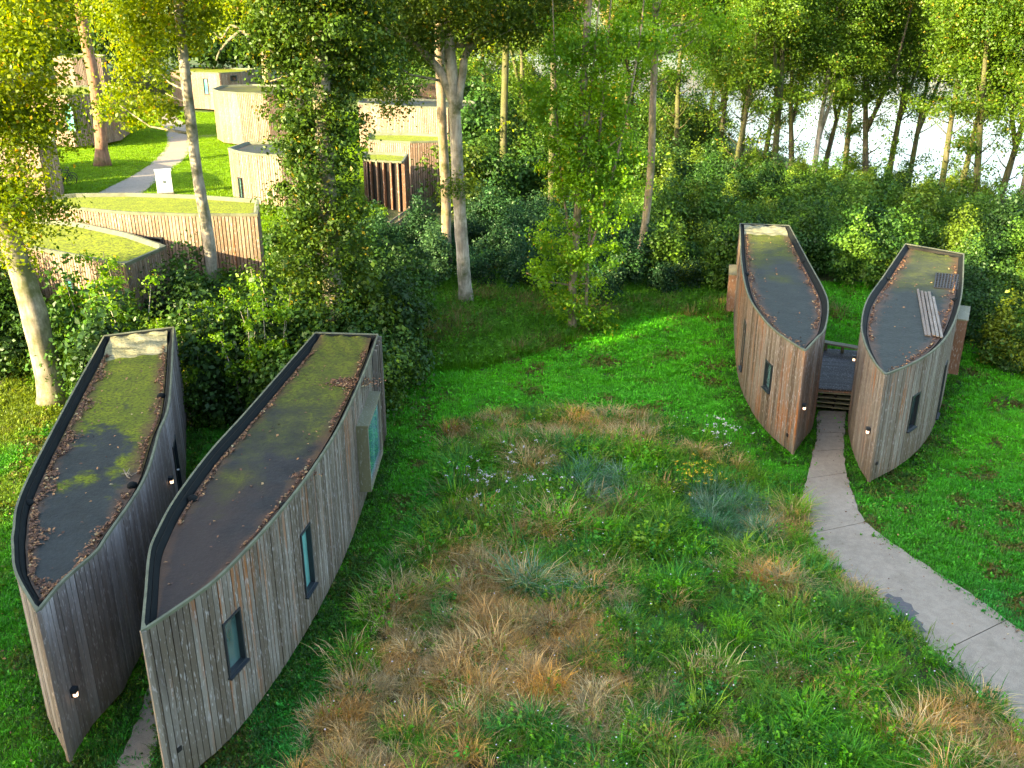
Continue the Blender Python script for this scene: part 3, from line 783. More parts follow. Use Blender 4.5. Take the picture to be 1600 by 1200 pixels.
# loose boards and mat on roof D, twigs on roof A
zd = HU['D'].root_z + 0.03
for i, (a, b, lb) in enumerate([((1434, 452), (1447, 524), 'leftmost of the loose boards on the cabin roof'), ((1440, 455), (1452, 525), 'second loose board from the left on the cabin roof'), ((1446, 457), (1459, 525), 'middle loose board on the cabin roof'),
                                ((1451.5, 457), (1465, 527), 'fourth loose board from the left on the cabin roof'), ((1458, 465), (1471.5, 529), 'rightmost and shortest loose board on the cabin roof')]):
    p, q = at(*a, zd), at(*b, zd); mb = MB(); mb.bar(p + [0, 0, 0.008 * i], q + [0, 0, 0.008 * i], 0.085 + 0.01 * (i % 2), 0.04, 0.1 + 0.2 * i)
    dress('loose_board', M['greywood'], mb, lb, 'board', 'loose boards lying on the cabin roof')
mb = MB()
c0, c1, c2, c3 = at(1463, 427, zd), at(1502, 430, zd), at(1497, 452, zd), at(1460, 449, zd)
for i in range(9):
    t = i / 8; mb.bar(c0 * (1 - t) + c3 * t, c1 * (1 - t) + c2 * t, 0.05, 0.04); mb.bar(c0 * (1 - t) + c1 * t, c3 * (1 - t) + c2 * t, 0.05, 0.036)
dress('grid_mat', M['black'], mb, 'black plastic grid mat lying on the slate roof beside the loose boards', 'mat')
za = HU['A'].root_z + 0.03
for (pp, lb) in (([(190, 741), (199, 739), (206, 743), (214, 738)], 'pale forked twig lying crosswise on the mossy roof'), ([(193, 733), (199, 745), (203, 747)], 'short pale twig lying under the forked twig on the mossy roof')):
    mb = MB(); mb.tube([at(*q, za + 0.02) for q in pp], [0.016, 0.015, 0.012, 0.008][:len(pp)], 6); mb.tube([at(*pp[1], za + 0.03), at(pp[1][0] + 4, pp[1][1] - 8, za + 0.05)], [0.010, 0.006], 5)
    dress('twig', M['bark_warm'], mb, lb, 'twig', 'twigs on the mossy cabin roof')
# deck and steps between cabins C and D
dz = 0.62
droot = empty('timber_deck', tuple(at(1305, 590, dz))); tag(droot, 'dark timber deck with steps between the two cabins at the right', 'deck')
inv = Matrix.Translation(-droot.location)
dm = unit_plank(M['deck'])
f0, f1 = at(1274, 607, dz), at(1340, 612, dz); g0, g1 = at(1288, 545, dz), at(1352, 549, dz)
nb = 30
for i in range(nb):
    t = (i + .5) / nb; a = f0 * (1 - t) + g0 * t; b = f1 * (1 - t) + g1 * t; d = b - a; stp = np.linalg.norm((g0 - f0)[:2]) / nb
    o = bpy.data.objects.new('plank', dm); o.location = (a + b) / 2; o.scale = (np.linalg.norm(d), stp - 0.012, 0.04); o.rotation_euler = (0, 0, math.atan2(d[1], d[0])); link(o, droot)
s0, s1 = f0.copy(), f1.copy(); e0, e1 = at(1270, 640, GZ), at(1330, 646, GZ)
for i in range(4):
    z = dz - 0.11 - 0.20 * i; t = (i + 0.55) / 4.3
    a = s0 * (1 - t) + e0 * t; b = s1 * (1 - t) + e1 * t; a[2] = b[2] = z
    mb = MB(); mb.bar(a, b, 0.24, 0.045, 0.5); mb.build('tread', M['rail'], droot)
for q in (0.06, 0.5, 0.94):
    mb = MB(); a = s0 * (1 - q) + s1 * q; b = e0 * (1 - q) + e1 * q; a = a - [0, 0, 0.13]; b = b + [0, 0, -0.05]; mb.bar(a, b, 0.05, 0.16); mb.build('stringer', M['backing'], droot)
mb = MB(); mb.bar(f0 + [0, -.02, -0.09], f1 + [0, -.02, -0.09], 0.05, 0.12, .9); mb.build('fascia', M['newwood'], droot)
h0, h1 = at(1285, 534, dz + .35), at(1350, 545, dz + .35)
mb = MB(); mb.bar(h0, h1, 0.35, 0.07, .5)
for t in (0.1, 0.5, 0.9):
    c = h0 * (1 - t) + h1 * t; mb.box((c[0], c[1], dz + 0.1), (0.1, 0.1, 0.5))
mb.build('bench', M['rail'], droot)
for o in droot.children: o.matrix_parent_inverse = inv

# ------------------------------------------------------------------ cabins beyond the trees
def far_cabin(pts, zb, zr, label, windows=(), fins=None, mat='far_clad', roof='roofF', closed_roof_tilt=0, pw=0.16, rail=False):
    """pts: world xy outline in counter-clockwise order"""
    P = np.array(pts, float)
    ar = 0.5 * np.sum(P[:, 0] * np.roll(P[:, 1], -1) - np.roll(P[:, 0], -1) * P[:, 1])
    if ar < 0: P = P[::-1]
    loop = np.vstack([P, P[:1]]); seg = np.linalg.norm(np.diff(loop, axis=0), axis=1); S = np.concatenate([[0], np.cumsum(seg)])
    n = int(S[-1] / pw); pw2 = S[-1] / n
    root = empty('far_cabin', (P[:, 0].mean(), P[:, 1].mean(), zb)); tag(root, label, 'cabin', 'timber cabins beyond the trees')
    pt = lambda a: np.array([np.interp(a % S[-1], S, loop[:, 0]), np.interp(a % S[-1], S, loop[:, 1])])
    cl = MB(); wins = []
    for w_ in windows:                                       # (px,py top) (px,py bottom)
        best = None
        for a in np.arange(0, S[-1], 0.1):
            p = pt(a); d = pt(a + .05) - pt(a - .05); nrm = np.array([d[1], -d[0]])
            if nrm @ (-p) <= 0: continue
            for z in np.arange(zb, zr, 0.1):
                q = proj(p[0], p[1], z); e = (q[0] - (w_[0][0] + w_[1][0]) / 2) ** 2 + (q[1] - (w_[0][1] + w_[1][1]) / 2) ** 2
                if best is None or e < best[0]: best = (e, a, z)
        dcam = np.linalg.norm([*pt(best[1]), CAM_Z]); hh = abs(w_[1][1] - w_[0][1]) * dcam / F; ww = max(abs(w_[1][0] - w_[0][0]) * dcam / F, 0.45)
        wins.append((best[1], max(zb + .1, best[2] - hh / 2), min(zr - .15, best[2] + hh / 2), ww))
    for i in range(n):
        a = (i + .5) * pw2; p = pt(a); d = pt(a + .05) - pt(a - .05); d /= np.linalg.norm(d) + 1e-9; nrm = np.array([d[1], -d[0]]); rz = math.atan2(d[1], d[0])
        if fins and fins[0] * S[-1] < a < fins[1] * S[-1]:
            if i % 3 == 0: cl.box((p[0], p[1], (zb + zr) / 2), (0.10, 0.20, zr - zb), rz, random.random())
            continue
        segs = [(zb, zr - 0.02)]
        for (aw, z0, z1, ww) in wins:
            if abs(a - aw) < ww / 2: segs = [(zb, z0), (z1, zr - 0.02)]
        for s0, s1 in segs:
            q = p + nrm * random.uniform(-.006, .006); cl.box((q[0], q[1], (s0 + s1) / 2), (pw2 - 0.04, 0.035, s1 - s0), rz, random.random())
    o = cl.build('cladding', M[mat], root); o['kind'] = 'stuff'
    z3 = lambda L_, z: [(p[0], p[1], z) for p in L_]
    lp = np.array([pt(a) for a in np.linspace(0, S[-1], 80, endpoint=False)])
    inn = inset_loop(lp, 0.12); b_ = MB(); strip_loop(b_, z3(inn, zb + .03), z3(inn, zr - .05), True); b_.build('wall', M['backing'], root)
    o1, i1, i3 = inset_loop(lp, -0.04), inset_loop(lp, 0.08), inset_loop(lp, 0.2)
    b_ = MB(); strip_loop(b_, z3(o1, zr - .06), z3(o1, zr + .06), True); strip_loop(b_, z3(o1, zr + .06), z3(i1, zr + .06), True); strip_loop(b_, z3(i1, zr + .06), z3(i3, zr - .12), True); b_.build('rim', M['rim'], root)
    cen = lp.mean(0); Vv = [(*cen, zr - .10)]; U_ = [0.5]; E_ = [0.0]
    for k in range(1, 6):
        for p in i3: q = cen + (p - cen) * k / 5; Vv.append((q[0], q[1], zr - .10)); U_.append(0.55); E_.append((k / 5) ** 4 * 0.8)
    Fs = []
    m_ = len(i3)
    me = bpy.data.meshes.new('roof'); Fs += [[0, 1 + j, 1 + (j + 1) % m_] for j in range(m_)]
    for k in range(4): Fs += [[1 + k * m_ + j, 1 + (k + 1) * m_ + j, 1 + (k + 1) * m_ + (j + 1) % m_, 1 + k * m_ + (j + 1) % m_] for j in range(m_)]
    me.from_pydata([tuple(map(float, v)) for v in Vv], [], Fs)
    for nm, val in (('u', U_), ('edge', E_)): me.attributes.new(nm, 'FLOAT', 'POINT').data.foreach_set('value', val)
    me.materials.append(M[roof]); link(bpy.data.objects.new('roof', me), root)
    for (aw, z0, z1, ww) in wins:
        p = pt(aw); d = pt(aw + .05) - pt(aw - .05); d /= np.linalg.norm(d); nrm = np.array([d[1], -d[0]]); rz = math.atan2(d[1], d[0])
        f = MB(); zc = (z0 + z1) / 2; hh = z1 - z0
        for du, dz_, su, sz in ((-ww / 2, 0, .09, hh), (ww / 2, 0, .09, hh), (0, hh / 2, ww + .09, .09), (0, -hh / 2, ww + .09, .09)):
            c2 = p + d * du; f.box((c2[0], c2[1], zc + dz_), (su, .16 + (0.004 if dz_ else 0), sz), rz)
        fo = f.build('window', M['frame'], root); g = MB(); c2 = p - nrm * .03; g.box((c2[0], c2[1], zc), (ww - .09, .02, hh - .09), rz); g.build('pane', M['glass_teal'] if hh > 1 else M['glass_dark'], fo)
    inv = Matrix.Translation(-root.location)
    for o in root.children: o.matrix_parent_inverse = inv
    return root
def wx(px, y): return (px - 800) / F * (y * CT + 8 * ST)
def pl(*a): return [(wx(px, y), y) for px, y in a]
def rp(z, *a): return [tuple(at(px, py, z)[:2]) for px, py in a]
H1o = rp(4.6, (195, 414), (259, 386), (200, 366), (127, 350), (40, 342), (-60, 345), (-90, 358), (-30, 372), (60, 389), (130, 402))
far_cabin(H1o, 1.1, 4.6, 'nearest sunlit cabin at the far left with yellow green mossy roof below the curved one', windows=[((105, 440), (118, 478))])
H2o = rp(5.2, (402, 336), (404, 313), (300, 306), (200, 303), (120, 304), (77, 308), (50, 315), (110, 325), (200, 333), (300, 336))
far_cabin(H2o, 1.6, 5.2, 'long cabin with narrow mossy roof behind the pale slanting trunk', windows=[((228, 372), (252, 380))])
far_cabin(pl((357, 60), (372, 58.6), (400, 57.5), (440, 57), (500, 58), (505, 61.5), (430, 63.2), (385, 63)), 2.4, 5.6, 'sunlit cabin with pointed left end behind the ivy covered oak', windows=[((374, 279), (381, 308))], roof='roofD')
far_cabin(pl((335, 86), (345, 83.5), (375, 82), (420, 81.5), (470, 82.5), (490, 86), (470, 90), (400, 91.5), (350, 90)), 3.0, 7.2, 'brightly sunlit round walled cabin above the lawn', roof='roofB')
far_cabin(pl((268, 118), (300, 114), (345, 112), (380, 114), (400, 120), (330, 124), (280, 123)), 3.0, 7.0, 'far cabin at the end of the curving path with one narrow window', windows=[((318, 125), (326, 146)), ((360, 118), (369, 125))])
far_cabin(pl((50, 86), (75, 82.5), (110, 81.5), (150, 83), (182, 86), (196, 91), (150, 93), (80, 92)), 2.9, 7.0, 'brown cabin with two narrow windows left of the curving path', windows=[((101, 166), (117, 202)), ((158, 158), (167, 182))])
far_cabin(pl((90, 112), (120, 108), (165, 109), (172, 114), (150, 118), (100, 118)), 3.8, 8.8, 'cabin standing higher up behind the brown two windowed one')
far_cabin(pl((-60, 66), (-20, 63), (20, 63), (28, 66), (-10, 69), (-50, 69)), 2.9, 6.1, 'half hidden cabin at the very left edge behind the leaning oak')
far_cabin(pl((30, 60), (62, 57), (84, 58), (88, 61), (70, 63), (40, 63)), 2.7, 6.2, 'narrow cabin end beside the parked bicycles')
far_cabin(pl((575, 68), (640, 67), (690, 67.5), (692, 71), (640, 72), (575, 72)), 1.0, 5.1, 'tall cabin end with mossy roof behind the slatted porch', windows=[])
far_cabin(pl((566, 61.5), (600, 60.8), (628, 60.5), (636, 64), (600, 64.8), (566, 64.8)), 1.4, 4.7, 'slatted porch of a cabin beside the ivy covered oak', fins=(0.02, 0.56), mat='newwood')
far_cabin(pl((560, 84), (640, 81), (700, 80), (742, 82), (741, 86), (650, 88), (565, 88)), 2.0, 6.2, 'long sunlit cabin with grey roof left of the big pale trunk', fins=(0.36, 0.50), roof='roofD')
far_cabin(pl((600, 104), (650, 101), (690, 102), (696, 108), (640, 110)), 2.2, 6.6, 'farthest cabin with green roof showing above the grey roofed one')
# railing by the porch
rr = empty('deck_railing', tuple(atd(600, 350, 58))); tag(rr, 'weathered horizontal board railing below the slatted porch', 'railing'); inv = Matrix.Translation(-rr.location)
for k in range(4):
    mb = MB(); a, b = atd(606, 350 + 8 * k, 55), atd(640, 326 + 9 * k, 60); mb.bar(a, b, 0.05, 0.16); mb.build('rail', M['greywood'], rr)
for t in (0.02, 0.5, 0.98):
    a = atd(606, 350, 55) * (1 - t) + atd(640, 326, 60) * t; mb = MB(); mb.box((a[0], a[1], a[2] - .7), (.1, .1, 1.7)); mb.build('post', M['greywood'], rr)
for o in rr.children: o.matrix_parent_inverse = inv

# hill path (curving concrete path up on the left)
def ground_hit(px, py):
    lo, hi = 20.0, 260.0
    r = ray(px, py)
    for y in np.arange(24, 300, 0.25):
        t = y / r[1]
        if CAM_Z + r[2] * t <= float(hgt(r[0] * t, y)): return np.array([r[0] * t, y, float(hgt(r[0] * t, y))])
    return np.array([r[0] * 300 / r[1], 300, 0])
def drape_path(name, lpx, rpx, n=50):
    Lw = cr([ground_hit(*q)[:2] for q in lpx], n); Rw = cr([ground_hit(*q)[:2] for q in rpx], n); b = MB(); k = 6; V_ = []
    for i in range(n):
        for j in range(k + 1):
            p = Lw[i] * (1 - j / k) + Rw[i] * j / k; V_.append((p[0], p[1], float(hgt(p[0], p[1])) + 0.05))
    Fs = [(i * (k + 1) + j, i * (k + 1) + j + 1, (i + 1) * (k + 1) + j + 1, (i + 1) * (k + 1) + j) for i in range(n - 1) for j in range(k)]
    b.add(V_, Fs); o = b.build(name, M['path']); tag(o, kind='structure'); return Lw, Rw
hpL, hpR = drape_path('curving_path', [(120, 318), (160, 300), (205, 277), (248, 245), (261, 225), (258, 205), (246, 186), (262, 172)], [(200, 322), (232, 296), (262, 270), (295, 240), (296, 215), (292, 195), (276, 183), (278, 172)])
drape_path('side_path', [(305, 214), (345, 210), (400, 209)], [(300, 219), (345, 215), (400, 214)], 12)
# utility cabinet
g = ground_hit(259, 304); cb = empty('utility_cabinet', tuple(g), 0.35); tag(cb, 'white utility cabinet standing on the sunlit lawn beside the curving path', 'cabinet')
for nm, c_, sz, mt in (('plinth', (0, 0, .08), (1.0, .62, .16), 'greywood'), ('cabinet_body', (0, 0, .82), (.94, .56, 1.32), 'cabinet'), ('cabinet_roof', (0, 0, 1.52), (1.02, .64, .07), 'cabinet')):
    mb = MB(); mb.box(c_, sz); mb.build(nm, M[mt], cb)
for sx in (-1, 1):
    mb = MB(); mb.box((sx * .235, -.29, .82), (.44, .02, 1.22)); d_ = mb.build('door', M['cabinet'], cb); mb = MB(); mb.box((sx * .05, -.31, .85), (.03, .03, .14)); mb.build('handle', M['frame'], d_)
# bicycles
def bicycle(loc, rz, label):
    r_ = empty('bicycle', loc, rz); tag(r_, label, 'bicycle', 'dark bicycles parked by the cabin end')
    R = .34
    for x in (-.52, .52):
        mb = MB(); mb.torus((x, 0, R), (0, 1, 0), R - .02, .025); w_ = mb.build('wheel', M['bike'], r_)
        sp = MB()
        for k in range(8): a = math.pi * k / 8; sp.bar((x - math.cos(a) * .31, 0, R - math.sin(a) * .31), (x + math.cos(a) * .31, 0, R + math.sin(a) * .31), .006, .006)
        sp.build('spokes', M['bike'], w_)
    fr = MB(); S_ = (-.15, 0, .82); Hd = (.36, 0, .86); Bb = (-.06, 0, .30)
    for a, b in ((Bb, S_), (S_, Hd), (Bb, Hd), (Bb, (-.52, 0, R)), (S_, (-.52, 0, R)), (Hd, (.52, 0, R)), (Hd, (.33, 0, 1.0))): fr.tube([a, b], .022, 6)
    fr.build('frame', M['bike'], r_)
    mb = MB(); mb.box((-.18, 0, .93), (.26, .14, .06)); mb.tube([(-.15, 0, .8), (-.17, 0, .92)], .015, 6); mb.build('saddle', M['bike'], r_)
    mb = MB(); mb.tube([(.22, -.28, 1.04), (.33, -.12, 1.02), (.33, .12, 1.02), (.22, .28, 1.04)], .016, 6); mb.build('handlebar', M['bike'], r_)
    mb = MB(); mb.tube([(-.06, -.03, .30), (-.06, .03, .30)], .09, 12); mb.build('chainring', M['bike'], r_)
g = ground_hit(100, 290); bicycle((g[0], g[1], g[2]), 0.5, 'black bicycle in front of the other, parked on the lawn at left')
bicycle((g[0] - .3, g[1] + .9, float(hgt(g[0] - .3, g[1] + .9))), 0.75, 'black bicycle half hidden behind the front one on the lawn')

# ------------------------------------------------------------------ trees
def crown_mesh(ells, n, size, mat, clump=0.55, name='crown', dens_shell=0.5, seed=0, flat=0.75):
    """ells: list of (cx,cy,cz,rx,ry,rz); leaves gathered in clumps through the volume"""
    r_ = np.random.default_rng(seed); E_ = np.array(ells, float)
    vol = E_[:, 3] * E_[:, 4] * E_[:, 5]; pr = vol ** 0.8; pr /= pr.sum()
    nc = max(12, n // 55); k = r_.choice(len(E_), nc, p=pr)
    d = r_.normal(size=(nc, 3)); d /= np.linalg.norm(d, axis=1)[:, None]
    rad = r_.uniform(0, 1, nc) ** dens_shell
    cc = E_[k, :3] + d * rad[:, None] * E_[k, 3:6]
    w = r_.gamma(2.0, 1.0, nc); w /= w.sum()
    j = r_.choice(nc, n, p=w); cs = clump * r_.uniform(0.6, 1.4, nc)
    off = r_.normal(size=(n, 3)) * np.array([1, 1, flat]) * 0.6
    C = cc[j] + off * cs[j][:, None]
    N = off + r_.normal(size=(n, 3)) * 0.7 + np.array([0, 0, 0.55])
    ct = r_.uniform(0, 1, nc)
    tint = np.clip(0.25 + 0.45 * ct[j] + r_.normal(0, 0.13, n), 0, 0.965); tint[r_.uniform(size=n) < 0.025] = 1.0
    global rng
    return leaf_quads(C, N, size, tint, name, mat), cc, cs

def trunk_mb(pts, r0, r1, n=10, wob=0.012, seed=0, flare=True):
    r_ = random.Random(seed); P = cr(pts, max(6, len(pts) * 4)); m_ = len(P); rad = []
    for i in range(m_):
        t = i / (m_ - 1); r = r0 * (1 - t) + r1 * t
        if flare and i == 0: r *= 1.5
        if flare and i == 1: r *= 1.15
        rad.append(r * r_.uniform(0.95, 1.06))
        if 0 < i: P[i] += [r_.uniform(-wob, wob) * r0 * 2, r_.uniform(-wob, wob) * r0 * 2, 0]
    return P, rad
def tree(name, label, path, r0, r1, ells, nleaf, lsize, leafm, barkm, limbs=(), clump=0.55, nl=14, seed=0, group=None, shell=0.5, cat='tree'):
    base = Vector(path[0]); root = empty(name, base); tag(root, label, cat, group)
    P, rad = trunk_mb(path, r0, r1, seed=seed)
    mb = MB(); mb.tube([Vector(p) - base for p in P], rad, 12); mb.build('trunk', M[barkm], root, True)
    r_ = random.Random(seed + 5)
    me, cc, cs = crown_mesh(ells, nleaf, lsize, M[leafm], clump, seed=seed, dens_shell=shell)
    lm = MB()
    for lp_, a, b in limbs:
        Q, rd = trunk_mb(lp_, a, b, seed=seed + 1, flare=False); lm.tube([Vector(p) - base for p in Q], rd, 8)
    for k in range(nl):
        t_ = Vector(cc[r_.randrange(len(cc))]); i = min(range(len(P)), key=lambda q: abs(P[q][2] - (t_.z - (t_ - Vector(P[q])).length * 0.35)))
        s_ = Vector(P[i]); md = (s_ + t_) / 2 + Vector((r_.uniform(-.3, .3), r_.uniform(-.3, .3), -0.08 * (t_ - s_).length)); rr_ = min(rad[i] * 0.4, 0.03 + 0.012 * (t_ - s_).length)
        if (t_ - s_).length > 0.5: lm.tube([s_ - base, md - base, t_ - base], [rr_, rr_ * .65, rr_ * .25], 5)
    lo_ = lm.build('limb', M[barkm], root, True); lo_['kind'] = 'stuff'
    o = bpy.data.objects.new('crown', me); link(o, root)
    me.transform(Matrix.Translation(-base))
    return root
D = atd
def E(px, py, y, rpx, rpy, ry=None):
    """ellipsoid of leaves centred at distance y, radii in photo pixels turned to metres"""
    c = atd(px, py, y); s = np.linalg.norm(c - [0, 0, CAM_Z]) / F
    return (*c, rpx * s, ry if ry else rpx * s, rpy * s)
def on_ground(px, y, off=0.0):
    x = (px - 800) / F * (y * CT + CAM_Z * ST)
    for _ in range(3): x = (px - 800) / F * (y * CT + (CAM_Z - float(hgt(x, y))) * ST)
    return (x, y, float(hgt(x, y)) - 0.1)
# oak leaning at the left
y0 = 32.0
b0 = at(88, 634, GZ - .1); y0 = b0[1]
tree('oak_tree', 'oak with a pale leaning trunk behind the bright mossy roof at left', [tuple(b0), tuple(D(70, 560, y0)), tuple(D(42, 450, y0)), tuple(D(8, 350, y0 + .3)), tuple(D(-20, 240, y0 + .6)), tuple(D(-30, 80, y0 + 1)), tuple(D(-40, -120, y0 + 1))], 0.50, 0.22,
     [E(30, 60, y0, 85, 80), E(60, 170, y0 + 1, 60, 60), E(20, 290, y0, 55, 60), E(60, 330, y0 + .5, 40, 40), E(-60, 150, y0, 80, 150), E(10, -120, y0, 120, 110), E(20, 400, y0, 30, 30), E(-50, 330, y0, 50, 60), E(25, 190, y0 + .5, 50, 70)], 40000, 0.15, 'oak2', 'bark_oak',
     limbs=[([tuple(D(5, 345, y0)), tuple(D(40, 300, y0)), tuple(D(80, 270, y0 + .5))], .12, .04)], clump=0.6, seed=11)
# slender pale trunk before the long cabin
yT = 39.0
tree('slender_oak', 'slender pale trunk with yellow green leaves in front of the curving path', [on_ground(331, yT), tuple(D(330, 410, yT)), tuple(D(322, 350, yT)), tuple(D(308, 270, yT)), tuple(D(298, 190, yT)), tuple(D(289, 110, yT)), tuple(D(280, 20, yT)), tuple(D(272, -150, yT))], 0.27, 0.16,
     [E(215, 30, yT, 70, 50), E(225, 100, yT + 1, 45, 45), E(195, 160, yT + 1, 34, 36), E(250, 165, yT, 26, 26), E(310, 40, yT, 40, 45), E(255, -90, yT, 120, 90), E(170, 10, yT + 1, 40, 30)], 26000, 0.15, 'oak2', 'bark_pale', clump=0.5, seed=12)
# pine-like trunk
yP = 72.0
tree('pine_tree', 'red brown trunk with dark crown in front of the two windowed cabin', [on_ground(160, yP), tuple(D(156, 190, yP)), tuple(D(146, 120, yP)), tuple(D(134, 60, yP)), tuple(D(124, 0, yP)), tuple(D(118, -120, yP))], 0.48, 0.3,
     [E(110, -30, yP, 70, 45), E(170, -40, yP, 60, 40), E(60, 10, yP, 40, 25)], 4000, 0.32, 'oak', 'bark_pine', clump=0.9, seed=13)
yK = 64.0
tree('lime_tree', 'tree with a straight trunk behind the round walled cabin', [on_ground(421, 96.0), tuple(D(418, 140, 96)), tuple(D(412, 60, 96)), tuple(D(402, -20, 96)), tuple(D(398, -100, 96))], 0.5, 0.3,
     [E(400, -10, 96, 70, 40), E(350, 20, 94, 50, 30), E(455, 60, 93, 50, 45)], 6000, 0.36, 'oak2', 'bark_warm', clump=1.0, seed=14)
# ivy covered oak
yI = 34.5
tree('ivy_covered_oak', 'broad oak covered with dark ivy behind the long cabin', [on_ground(520, yI), tuple(D(520, 460, yI)), tuple(D(512, 330, yI)), tuple(D(505, 200, yI)), tuple(D(500, 90, yI)), tuple(D(498, -60, yI)), tuple(D(495, -200, yI))], 0.42, 0.25,
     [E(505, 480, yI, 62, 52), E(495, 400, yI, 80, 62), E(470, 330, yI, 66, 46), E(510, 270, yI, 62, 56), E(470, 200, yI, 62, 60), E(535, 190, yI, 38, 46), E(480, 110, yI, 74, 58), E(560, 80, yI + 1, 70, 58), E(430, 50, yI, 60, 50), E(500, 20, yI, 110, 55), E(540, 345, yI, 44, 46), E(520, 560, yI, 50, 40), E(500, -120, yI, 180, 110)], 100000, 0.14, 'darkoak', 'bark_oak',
     limbs=[([tuple(D(500, 70, yI)), tuple(D(450, 62, yI)), tuple(D(400, 55, yI)), tuple(D(372, 52, yI)), tuple(D(345, 78, yI)), tuple(D(338, 95, yI))], .14, .03), ([tuple(D(385, 55, yI)), tuple(D(362, 40, yI)), tuple(D(346, 60, yI)), tuple(D(334, 50, yI))], .06, .015)], clump=0.36, seed=15, nl=26)
# big pale forked trunk
bB = on_ground(729, 44.5); yB = 44.5
tree('beech_tree', 'tall pale forked trunk rising in the middle of the photo', [bB, tuple(D(726, 440, yB)), tuple(D(719, 340, yB)), tuple(D(714, 250, yB)), tuple(D(711, 180, yB)), tuple(D(707, 130, yB)), tuple(D(702, 60, yB)), tuple(D(700, -20, yB)), tuple(D(698, -140, yB))], 0.33, 0.2,
     [E(640, 50, yB, 65, 45), E(590, 100, yB, 50, 45), E(700, 10, yB, 110, 45), E(800, 30, yB, 70, 45), E(610, 150, yB, 35, 30), E(745, 50, yB, 40, 30), E(700, -100, yB, 200, 80), E(860, 10, yB, 50, 45), E(725, 290, yB - .8, 22, 20), E(555, 40, yB, 50, 50)], 60000, 0.155, 'oak', 'bark_pale',
     limbs=[([tuple(D(711, 165, yB)), tuple(D(692, 120, yB)), tuple(D(668, 88, yB)), tuple(D(640, 62, yB)), tuple(D(600, 45, yB))], .24, .09), ([tuple(D(713, 170, yB)), tuple(D(722, 120, yB)), tuple(D(728, 85, yB)), tuple(D(750, 55, yB)), tuple(D(775, 10, yB))], .22, .09)], clump=0.6, seed=16, nl=22)
yB2 = 50.0
tree('second_trunk', 'brownish trunk close behind the tall pale forked one', [on_ground(697, yB2), tuple(D(697, 320, yB2)), tuple(D(692, 220, yB2)), tuple(D(688, 120, yB2)), tuple(D(684, 0, yB2)), tuple(D(680, -120, yB2))], 0.27, 0.2, [E(690, -30, yB2, 90, 50), E(640, 20, yB2, 50, 30)], 4000, 0.24, 'oak2', 'bark_warm', clump=0.8, seed=17)
# bright maple
bM = at(895, 522, GZ - .1); yM = bM[1]
tree('maple_tree', 'bright green maple with many thin upright stems in the middle of the photo', [tuple(bM), tuple(D(893, 500, yM)), tuple(D(896, 420, yM)), tuple(D(903, 320, yM)), tuple(D(910, 200, yM)), tuple(D(914, 90, yM)), tuple(D(920, 0, yM)), tuple(D(926, -160, yM))], 0.19, 0.12,
     [E(905, 470, yM, 50, 34), E(915, 400, yM, 58, 46), E(845, 428, yM, 42, 22), E(868, 360, yM, 38, 38), E(935, 320, yM, 56, 54), E(965, 250, yM, 48, 46), E(900, 280, yM, 52, 44), E(840, 160, yM, 34, 50), E(870, 210, yM, 34, 40), E(920, 200, yM, 36, 46), E(970, 190, yM, 34, 30), E(935, 505, yM, 30, 24), E(940, 100, yM, 50, 50), E(885, 90, yM, 40, 40), E(980, 60, yM, 50, 40), E(925, -60, yM, 70, 40), E(900, 235, yM, 40, 50), E(935, 265, yM, 40, 50), E(950, 150, yM, 44, 50), E(880, 160, yM, 40, 46), E(910, 60, yM, 60, 60)], 36000, 0.15, 'maple', 'bark_warm',
     limbs=[([tuple(D(915, 500, yM)), tuple(D(920, 380, yM)), tuple(D(935, 230, yM)), tuple(D(950, 60, yM)), tuple(D(960, -80, yM))], .08, .03), ([tuple(D(905, 440, yM)), tuple(D(950, 300, yM)), tuple(D(978, 180, yM)), tuple(D(1000, 60, yM)), tuple(D(1010, -60, yM))], .07, .03), ([tuple(D(895, 400, yM)), tuple(D(875, 260, yM)), tuple(D(868, 120, yM)), tuple(D(862, -40, yM))], .06, .02), ([tuple(D(905, 330, yM)), tuple(D(922, 160, yM)), tuple(D(938, -20, yM))], .06, .03)], clump=0.36, seed=18, nl=40, shell=0.38)
yS = 50.0
tree('ash_tree', 'slim curving brown trunk right of the bright maple', [on_ground(993, yS), tuple(D(995, 430, yS)), tuple(D(1008, 350, yS)), tuple(D(1017, 260, yS)), tuple(D(1020, 160, yS)), tuple(D(1024, 60, yS)), tuple(D(1026, -120, yS))], 0.22, 0.14,
     [E(1030, 40, yS, 60, 50), E(1080, 70, yS, 55, 55), E(1010, 110, yS, 30, 25), E(1110, 20, yS, 50, 40), E(1030, -80, yS, 130, 70), E(1000, 285, yS, 24, 20), E(1150, 50, yS, 30, 40)], 18000, 0.14, 'maple', 'bark_warm', clump=0.6, seed=19, nl=26)
for (px_, pb, yy, lb, bk, rd) in ((787, 260, 72, 'ivy clad trunk in the sun right of the grey roofed cabin', 'bark_lake', .3), (862, 330, 64, 'dark thin trunk behind the left side of the bright maple', 'bark_dark', .25)):
    tree('forest_tree', lb, [on_ground(px_, yy), tuple(D(px_, pb - 60, yy)), tuple(D(px_ + 4, 60, yy)), tuple(D(px_ + 6, -80, yy))], rd, rd * .6, [E(px_ + 10, 30, yy, 60, 35), E(px_ - 30, 60, yy, 30, 24), E(px_, 200, yy, 10, 50), E(px_, -60, yy, 90, 50)], 6000, 0.27, 'oak2' if px_ < 800 else 'oak', bk, clump=0.9, seed=int(px_), nl=14)

